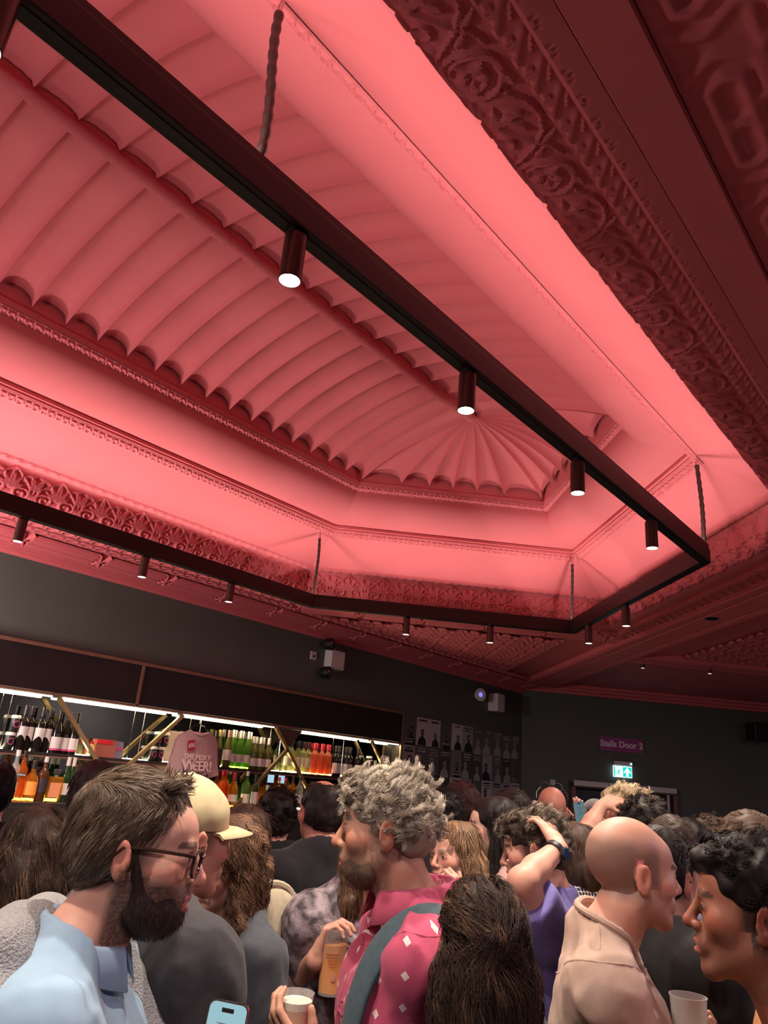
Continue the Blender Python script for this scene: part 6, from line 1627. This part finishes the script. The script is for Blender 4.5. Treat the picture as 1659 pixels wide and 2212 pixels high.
Rm.garment('orange_top', fabric('burnt_orange_cotton', (.45, .18, .06), None, 30), grow=.016, sleeve=.5, neck=.075, hem=.8); Rm.trousers(M['trousers'])

def comb_halfup(Q):
    up = np.clip((Q[:, 2]-.03)/.02, 0, 1)                              # crown hair is drawn back to the tie, the rest hangs
    to = np.array([0, -.13, .045])-Q; to = to/(np.linalg.norm(to, axis=1)[:, None]+1e-6)
    return to*up[:, None]+np.array([0, -.1, -1.])*(1-up)[:, None]
# --- long haired woman from behind, front centre
Wm = Person('long dark-haired woman seen from behind with half-up hair, front centre', 1036, 2052, 1.36, 4, skin='fair', female=True, res='near')
Wm.body()
Wm.hair([('e', (0, -.022, .045), (.082, .106, .088)), ('e', (0, -.075, -.04), (.084, .058, .11)), ('c', (0, -.075, -.06), (0, -.11, -.30), .072, .066, .05), ('c', (-.062, -.04, -.04), (-.070, -.06, -.26), .030, .034, .04), ('c', (.062, -.04, -.04), (.070, -.06, -.26), .030, .034, .04), ('e', (0, -.125, .045), (.024, .016, .018), .02), ('-e', (0, .10, -.04), (.068, .085, .105), .01)], (.040, .022, .015), 8500, .15, comb_halfup, curl=.006, curl_n=1.2, width=.0007, lumps=.006, ls=50, gravity=.25, spread=.07, lift=.03, segs=10, light=((.15, .085, .05), .14), clump=520, crad=.008, tight=.35, stick=.7, float_=.007)
mb = MB(); mb.tube([Wm.H(.016*math.cos(a), -.137, .044+.012*math.sin(a)) for a in np.linspace(0, 2*PI, 18)], .003, 6); mb.build('hair_tie', M['black_pl'], Wm.e, smooth=True)
Wm.garment('dark_top', fabric('black_cotton', (.012, .011, .012)), grow=.014, sleeve=1.0, neck=.08, hem=.8); Wm.trousers(M['trousers'])
# ------------------------------------------------------------------ phones
def phone(loc, face_dir, up, label, bright=1.6, w=.066, h=.148):
    """a slab phone, its screen facing face_dir"""
    z = np.asarray(face_dir, float); z /= np.linalg.norm(z); y = np.asarray(up, float); y -= z*(y@z); y /= np.linalg.norm(y); x = np.cross(y, z); R = np.stack([x, y, z], 1)
    e = empty('smartphone', loc, label, 'phone')
    pl = [(sx*(w/2-.010)+.010*math.cos(a), sy*(h/2-.010)+.010*math.sin(a)) for sx, sy, a0 in ((1, 1, 0), (-1, 1, PI/2), (-1, -1, PI), (1, -1, 1.5*PI)) for a in np.linspace(a0, a0+PI/2, 6)]
    mb = MB(); mb.prism(pl, -z*.004, x, y, .008); mb.build('case', M['chrome'], e)
    mb = MB(); mb.prism([(p[0]*.94, p[1]*.97) for p in pl], z*.0041, x, y, .0006); sc = mb.build('screen', emitter('lit_phone_screen', (.50, .85, .95), bright), e)
    mb = MB(); mb.box(z*.0052+y*(h/2-.012), (.020, .006, .0008), R); mb.build('camera_island', M['black_pl'], sc)
    for k in range(9): mb = MB(); mb.box(z*.0052+y*(h/2-.030-.009*k)+x*(.006 if k % 3 else -.004), (w*(.5 if k % 3 else .3), .0016, .0005), R); mb.build('text_line', principled('screen_text', (.16, .26, .32), .5), sc)
    return e
ph = at_depth(474, 2284, 1.14)
phone(ph, -_f*.8+_u*.42-_r*.12, _u*.9+_f*.4+_r*.14, 'smartphone with a bright pale screen at the bottom of the photo', .62)

# ------------------------------------------------------------------ the rest of the crowd
NEARBLACK = fabric('black_jersey', (.014, .013, .015)); GREENBK = fabric('dark_green_jacket', (.016, .021, .018)); NAVY = fabric('dark_navy_jacket', (.013, .014, .020))
def add(label, px, py, dep, face, garment, hair=(.03, .018, .014), style='short', skin='fair', female=False, res='far', grow=.018, sleeve=1.0, col=None, arms=None, n=1100, stub=None, scalp=None, neck=.072, **k):
    p = Person(label, px, py, dep, face, skin=skin, female=female, res=res, arms=arms, **k)
    p.body(brow=tuple(min(.22, c*1.1+.03) for c in hair) if female else (.06, .035, .025), stubble=stub, scalp=scalp or ((hair, .8) if style in ('short', 'balding') else None))
    if res != 'far': p.eyes()
    if style == 'short': p.hair(SHORT, hair, n, .028, comb_quiff, width=.0011, lift=.12, spread=.15, clump=n//6, stick=.5, float_=.004)
    elif style == 'curly': p.hair([('e', (0, -.022, .050), (.088, .106, .086)), ('e', (0, -.058, .0), (.085, .070, .080)), ('e', (0, .055, .082), (.064, .044, .030)), ('-e', (0, .096, -.055), (.11, .072, .10)), ('-e', (0, .02, -.115), (.13, .10, .078)), ('-e', (.108, .004, -.022), (.040, .044, .046), .006), ('-e', (-.108, .004, -.022), (.040, .044, .046), .006)], hair, n, .036, comb_swirl, curl=.006, curl_n=1.2, width=.0011, lift=.4, spread=.35, lumps=.008, clump=n//10, crad=.006, segs=8, light=(tuple(min(1, c*1.9) for c in hair), .3), mask=lambda Q: np.clip((Q[:, 2]+.02)/.05, .04, 1)*~((Q[:, 1] > .034)*(Q[:, 2] < .050)))
    elif style == 'long': p.hair(longhair(.080, .20), hair, n, .15, comb_long, curl=.006, curl_n=1.3, width=.0012, lift=.05, spread=.07, gravity=.5, clump=max(40, n//10), crad=.007, segs=8, stick=.5, float_=.008, light=(tuple(min(1, c*1.8) for c in hair), .25), mask=lambda Q: ~((Q[:, 1] > .03)*(np.abs(Q[:, 0]) < .075)*(Q[:, 2] < .07)))
    elif style == 'balding': p.hair(SHORT+[('-e', (0, -.030, .145), (.062, .085, .062))], hair, n, .016, comb_down, width=.0010, lift=.12, spread=.15, clump=n//6, stick=.5, float_=.003)
    elif style == 'afro': p.hair([('e', (0, -.03, .045), (.120, .132, .115)), ('-e', (0, .12, -.06), (.11, .08, .10))], hair, n, .03, comb_swirl, curl=.005, curl_n=2, width=.0012, lift=.8, spread=.5, lumps=.010)
    p.garment('top' if female else 'jacket', garment, grow=grow, sleeve=sleeve, neck=neck, hem=.8, fold=.006, col=col, seed=px*.01)
    if neck < .079 and sleeve != 1.0: p.neckband(garment, .005)
    p.trousers(M['trousers'])
    return p
# left side
dots = fabric('pink_polka_dot_cotton', (.52, .28, .26))
nt = dots.node_tree; b_ = nt.nodes['Principled BSDF']; old = b_.inputs['Base Color'].links[0].from_socket
tc = nt.nodes.new('ShaderNodeTexCoord'); vo = nt.nodes.new('ShaderNodeTexVoronoi'); vo.inputs['Scale'].default_value = 38; vo.inputs['Randomness'].default_value = .25; nt.links.new(tc.outputs['Object'], vo.inputs['Vector'])
lt = nt.nodes.new('ShaderNodeMath'); lt.operation = 'LESS_THAN'; lt.inputs[1].default_value = .28; nt.links.new(vo.outputs['Distance'], lt.inputs[0])
mx = nt.nodes.new('ShaderNodeMix'); mx.data_type = 'RGBA'; mx.inputs['B'].default_value = (.08, .02, .03, 1); nt.links.new(lt.outputs[0], mx.inputs['Factor']); nt.links.new(old, mx.inputs['A']); nt.links.new(mx.outputs['Result'], b_.inputs['Base Color'])
LW = add('woman with long dark brown hair and orange top at the left edge, back turned', 78, 1850, 1.95, 12, fabric('orange_top', (.42, .18, .04)), (.055, .030, .020), 'none', female=True, res='near', sleeve=.3, neck=.08)
LW.hair([('e', (0, -.022, .045), (.092, .112, .094)), ('e', (0, -.075, -.04), (.100, .065, .11)), ('c', (0, -.075, -.06), (0, -.105, -.20), .092, .085, .05), ('c', (-.075, -.05, -.04), (-.085, -.06, -.19), .035, .04, .04), ('c', (.075, -.05, -.04), (.085, -.06, -.19), .035, .04, .04), ('e', (.055, -.10, .05), (.045, .035, .035), .02), ('-e', (0, .10, -.04), (.068, .085, .105), .01)], (.040, .022, .015), 4500, .14, comb_long, curl=.007, curl_n=1.1, width=.0008, lumps=.007, ls=50, gravity=.3, spread=.08, lift=.04, segs=10, clump=380, crad=.008, stick=.6, float_=.007, light=((.16, .095, .055), .16))
add('dark haired man in a pink polka dot shirt, back turned, behind the long dark hair', 202, 1722, 2.62, 8, dots, (.035, .018, .016), 'short', res='mid', skin='red')
mc = add('person in a maroon cap facing the bar, between the bearded man and the shelves', 306, 1722, 3.05, 0, NEARBLACK, style='none', skin='fair')
S = SDF(); S.ell(mc.H(0, -.018, .045), np.array([.088, .11, .09])*mc.sc, .02, mc.Rh); sdf_part(mc, 'cap', fabric('maroon_cotton', (.16, .018, .025)), S, .007, .001, 50, 1., lambda P: -(mc.hp(P)[:, 2]-.015)*mc.sc)
add('dark haired person cut off by the left edge of the photo, near the bar', -22, 1712, 2.85, 30, NEARBLACK, (.012, .009, .009), 'short', skin='red')
# at the bar
add('dark haired man in a dark green jacket facing the bar, left of the balding man', 595, 1768, 3.35, 12, GREENBK, (.022, .014, .012), 'curly', grow=.026, res='mid', n=1500)
add('balding man in a black jacket facing the bar, seen from behind', 690, 1752, 2.95, 28, NEARBLACK, (.025, .015, .013), 'balding', skin='red', grow=.026, res='mid')
# right of the pink shirt
add('person with a big dark curly afro, half behind the grey curls', 938, 1780, 3.35, 20, NEARBLACK, (.010, .007, .007), 'afro', skin='dark', n=2200)
add('short haired man lit red from above, facing left in front of the posters', 985, 1742, 3.9, 72, fabric('dark_red_top', (.10, .03, .03)), (.075, .030, .025), 'short', skin='red', res='mid')  # the red light is put into his skin and hair colour
SM = add('smiling woman with straight blonde brown hair, hand raised to her chin', 980, 1850, 2.72, 128, fabric('pale_teal_top', (.25, .36, .36)), (.22, .13, .075), 'long', female=True, res='near', n=2600, mouth_open=.5, head_roll=4, nose=.86, slim=.93,
         arms=lambda p: {'L': (p.L(at_depth(1012, 2010, 2.54)), p.L(at_depth(990, 1948, 2.48)), dict(fwd=p.Rb.T@(-_r*.30+_u*.95), palm=p.Rb.T@(_f*.6-_r*.5), side=-1, curl=(.9, 1.1, .7), thumb=.4))})
add('woman with fair swept hair, sliver between the red lit man and the glasses man', 1030, 1790, 4.2, 60, NEARBLACK, (.24, .17, .10), 'long', female=True)
add('pale faced dark haired woman in profile just left of the man with glasses', 1062, 1790, 3.1, 84, fabric('pale_pink_top', (.45, .28, .26)), (.02, .013, .012), 'long', female=True, skin='pale')
GM = add('dark haired man with black glasses and dark jacket, facing left', 1096, 1764, 3.55, 66, NEARBLACK, (.022, .012, .011), 'short', skin='red', res='mid', grow=.024)
GM.glasses(M['black_pl'], .024, .003)
# purple T-shirt
PUR = Person('man in a purple T-shirt clutching his hair with a watch on his wrist', 1152, 1832, 2.44, 72, skin='fair', res='near', head_pitch=-14,
             arms=lambda p: {'L': (p.L(at_depth(1128, 1905, 2.12)), p.L(at_depth(1207, 1832, 2.30)), dict(fwd=p.Rb.T@(-_r*.22+_u*.42+_f*.80), palm=p.Rb.T@(-_u*.85-_r*.4), side=-1, curl=(.30, .40, .35), thumb=.5))})
PUR.body(scalp=((.05, .035, .028), .8), stubble=((.2, .12, .09), .35)).eyes()
PUR.hair([('e', (0, -.020, .046), (.084, .104, .080)), ('e', (0, -.058, -.005), (.082, .070, .082)), ('e', (0, .056, .078), (.064, .046, .030)), ('-e', (0, .098, -.055), (.11, .070, .10)), ('-e', (0, .02, -.115), (.13, .10, .078)), ('-e', (.108, .004, -.022), (.040, .040, .042), .006), ('-e', (-.108, .004, -.022), (.040, .040, .042), .006)], (.085, .062, .045), 5200, .034, comb_swirl, curl=.006, curl_n=1.0, width=.0008, lumps=.007, ls=55, lift=.35, spread=.3, light=((.30, .25, .19), .35), segs=8, clump=320, crad=.006, mask=lambda Q: np.clip((Q[:, 2]+.02)/.05, .04, 1)*~((Q[:, 1] > .034)*(Q[:, 2] < .050)))
PUR.garment('purple_tshirt', fabric('purple_cotton', (.17, .15, .40), (.15, .13, .36)), grow=.020, sleeve=.36, neck=.074, fold=.008, fs=22, hem=.78, h=.0075); PUR.trousers(M['trousers'])
sh, el, wr = PUR.joints()['L']; d = (wr-el)/np.linalg.norm(wr-el); c = wr-d*.035; a1 = np.cross(d, [0, 0, 1.]); a1 /= np.linalg.norm(a1); a2 = np.cross(d, a1)
Rw = np.stack([a1, a2, d], 1)
mb = MB(); mb.lathe([(.034, -.011), (.0365, -.010), (.0365, .010), (.034, .011)], 24, c, Rw); wb = mb.build('watch_strap', M['black_pl'], PUR.e, smooth=True)
out = PUR.Rb.T@(_r*.75-_f*.5+_u*.2); out -= d*(out@d); out /= np.linalg.norm(out); Rf = np.stack([np.cross(d, out), d, out], 1)
mb = MB(); mb.lathe([(0, 0), (.020, 0), (.021, .006), (.018, .010), (0, .010)], 22, c+out*.034, Rf); wc = mb.build('watch_case', M['black_pl'], wb, smooth=True)
mb = MB(); mb.lathe([(0, .0102), (.0165, .0102), (.016, .011), (0, .0112)], 20, c+out*.034, Rf); mb.build('watch_face', principled('blue_watch_glass', (.02, .05, .16), .08), wc, smooth=True)
# far right group by the door
BG = add('bald man with glasses pushed up on his head, facing the doorway', 1192, 1750, 4.0, -12, NEARBLACK, style='none', skin='red', res='mid')
BG.glasses(M['black_pl'], .024, .0026, on_top=True)
chk = principled('black_and_white_check', (.5, .5, .5), .85); nt = chk.node_tree; tc = nt.nodes.new('ShaderNodeTexCoord'); ck_ = None
w1 = nt.nodes.new('ShaderNodeTexWave'); w1.bands_direction = 'Z'; w1.inputs['Scale'].default_value = 26; w2 = nt.nodes.new('ShaderNodeTexWave'); w2.bands_direction = 'X'; w2.inputs['Scale'].default_value = 26
for w_ in (w1, w2): nt.links.new(tc.outputs['Object'], w_.inputs['Vector'])
mu = nt.nodes.new('ShaderNodeMath'); mu.operation = 'MAXIMUM'; nt.links.new(w1.outputs['Fac'], mu.inputs[0]); nt.links.new(w2.outputs['Fac'], mu.inputs[1])
rp_ = nt.nodes.new('ShaderNodeValToRGB'); rp_.color_ramp.elements[0].position = .85; rp_.color_ramp.elements[1].position = .93; rp_.color_ramp.elements[0].color = (.015, .015, .018, 1); rp_.color_ramp.elements[1].color = (.55, .52, .5, 1)
nt.links.new(mu.outputs[0], rp_.inputs[0]); nt.links.new(rp_.outputs[0], nt.nodes['Principled BSDF'].inputs['Base Color'])
add('brown haired person in a black and white checked shirt behind the raised hand', 1236, 1852, 2.78, 20, chk, (.08, .045, .03), 'long', female=True, n=1300, grow=.024)
BL = add('blond man in profile raising a bare arm to his forehead by the doorway', 1348, 1757, 3.7, 82, fabric('beige_patterned_top', (.40, .30, .24)), (.55, .44, .28), 'curly', skin='fair', res='mid', n=1700, sleeve={'L': .12, 'R': .3},
         arms=lambda p: {'L': (p.L(at_depth(1268, 1796, 3.47)), p.L(at_depth(1298, 1742, 3.55)), dict(fwd=p.Rb.T@(_r*.75+_u*.15+_f*.45), palm=p.Rb.T@(-_u*.8+_f*.3), side=-1, curl=(.3, .4, .3), thumb=.4))})
add('man with thick dark curls seen from behind, above the bald head', 1392, 1800, 2.98, -15, NEARBLACK, (.035, .026, .022), 'curly', res='mid', n=2200)
PH = add('person in a grey cap holding up a lit phone in the doorway', 1285, 1772, 4.8, 150, NEARBLACK, style='none', skin='fair',
         arms=lambda p: {'R': (p.L(at_depth(1258, 1830, 4.6)), p.L(at_depth(1254, 1782, 4.45)), dict(fwd=p.Rb.T@(_u*1.0), palm=p.Rb.T@(_f), side=1, curl=(.5, .5, .4)))})
S = SDF(); S.ell(PH.H(0, -.018, .045), np.array([.088, .11, .09])*PH.sc, .02, PH.Rh); sdf_part(PH, 'cap', fabric('grey_cap_cotton', (.12, .12, .12)), S, .008, .001, 50, 1., lambda P: -(PH.hp(P)[:, 2]-.015)*PH.sc)
phone(at_depth(1253, 1757, 4.36), -_f, _u*.97-_r*.15, 'tiny lit phone held up in the dark doorway', .22)
add('man in a yellow top with a shaved neck, right of the bald head', 1448, 1842, 2.55, -8, fabric('mustard_top', (.42, .26, .09)), (.06, .04, .03), style='short', skin='tan', res='mid')
add('person with long black hair just right of the shaved neck', 1484, 1832, 3.3, 10, NEARBLACK, (.010, .008, .008), 'long', female=True)
add('man with small curly brown hair at the back right', 1535, 1822, 3.75, 20, NEARBLACK, (.13, .09, .065), 'curly', n=1400)
add('brown haired man in a blue grey shirt at the right edge, back turned', 1612, 1846, 2.25, 8, fabric('blue_grey_shirt', (.15, .18, .26)), (.15, .10, .07), 'short', res='mid', n=2200)
zeb = noisy('black_and_cream_zebra_print', (.02, .018, .018), (.55, .48, .40), 30, .8, 3.0, stretch=(1, 1, 2.5))
ZB_ = add('person in a black jacket over a zebra print top behind the bald man', 1440, 1888, 2.04, -60, zeb, (.02, .014, .012), 'short', res='mid', grow=.012, n=800)
ZB_.garment('black_jacket', fabric('washed_black_cotton', (.022, .021, .022)), grow=.034, sleeve=1.0, neck=.088, vneck=.16, fold=.009, fs=22, hem=.72)
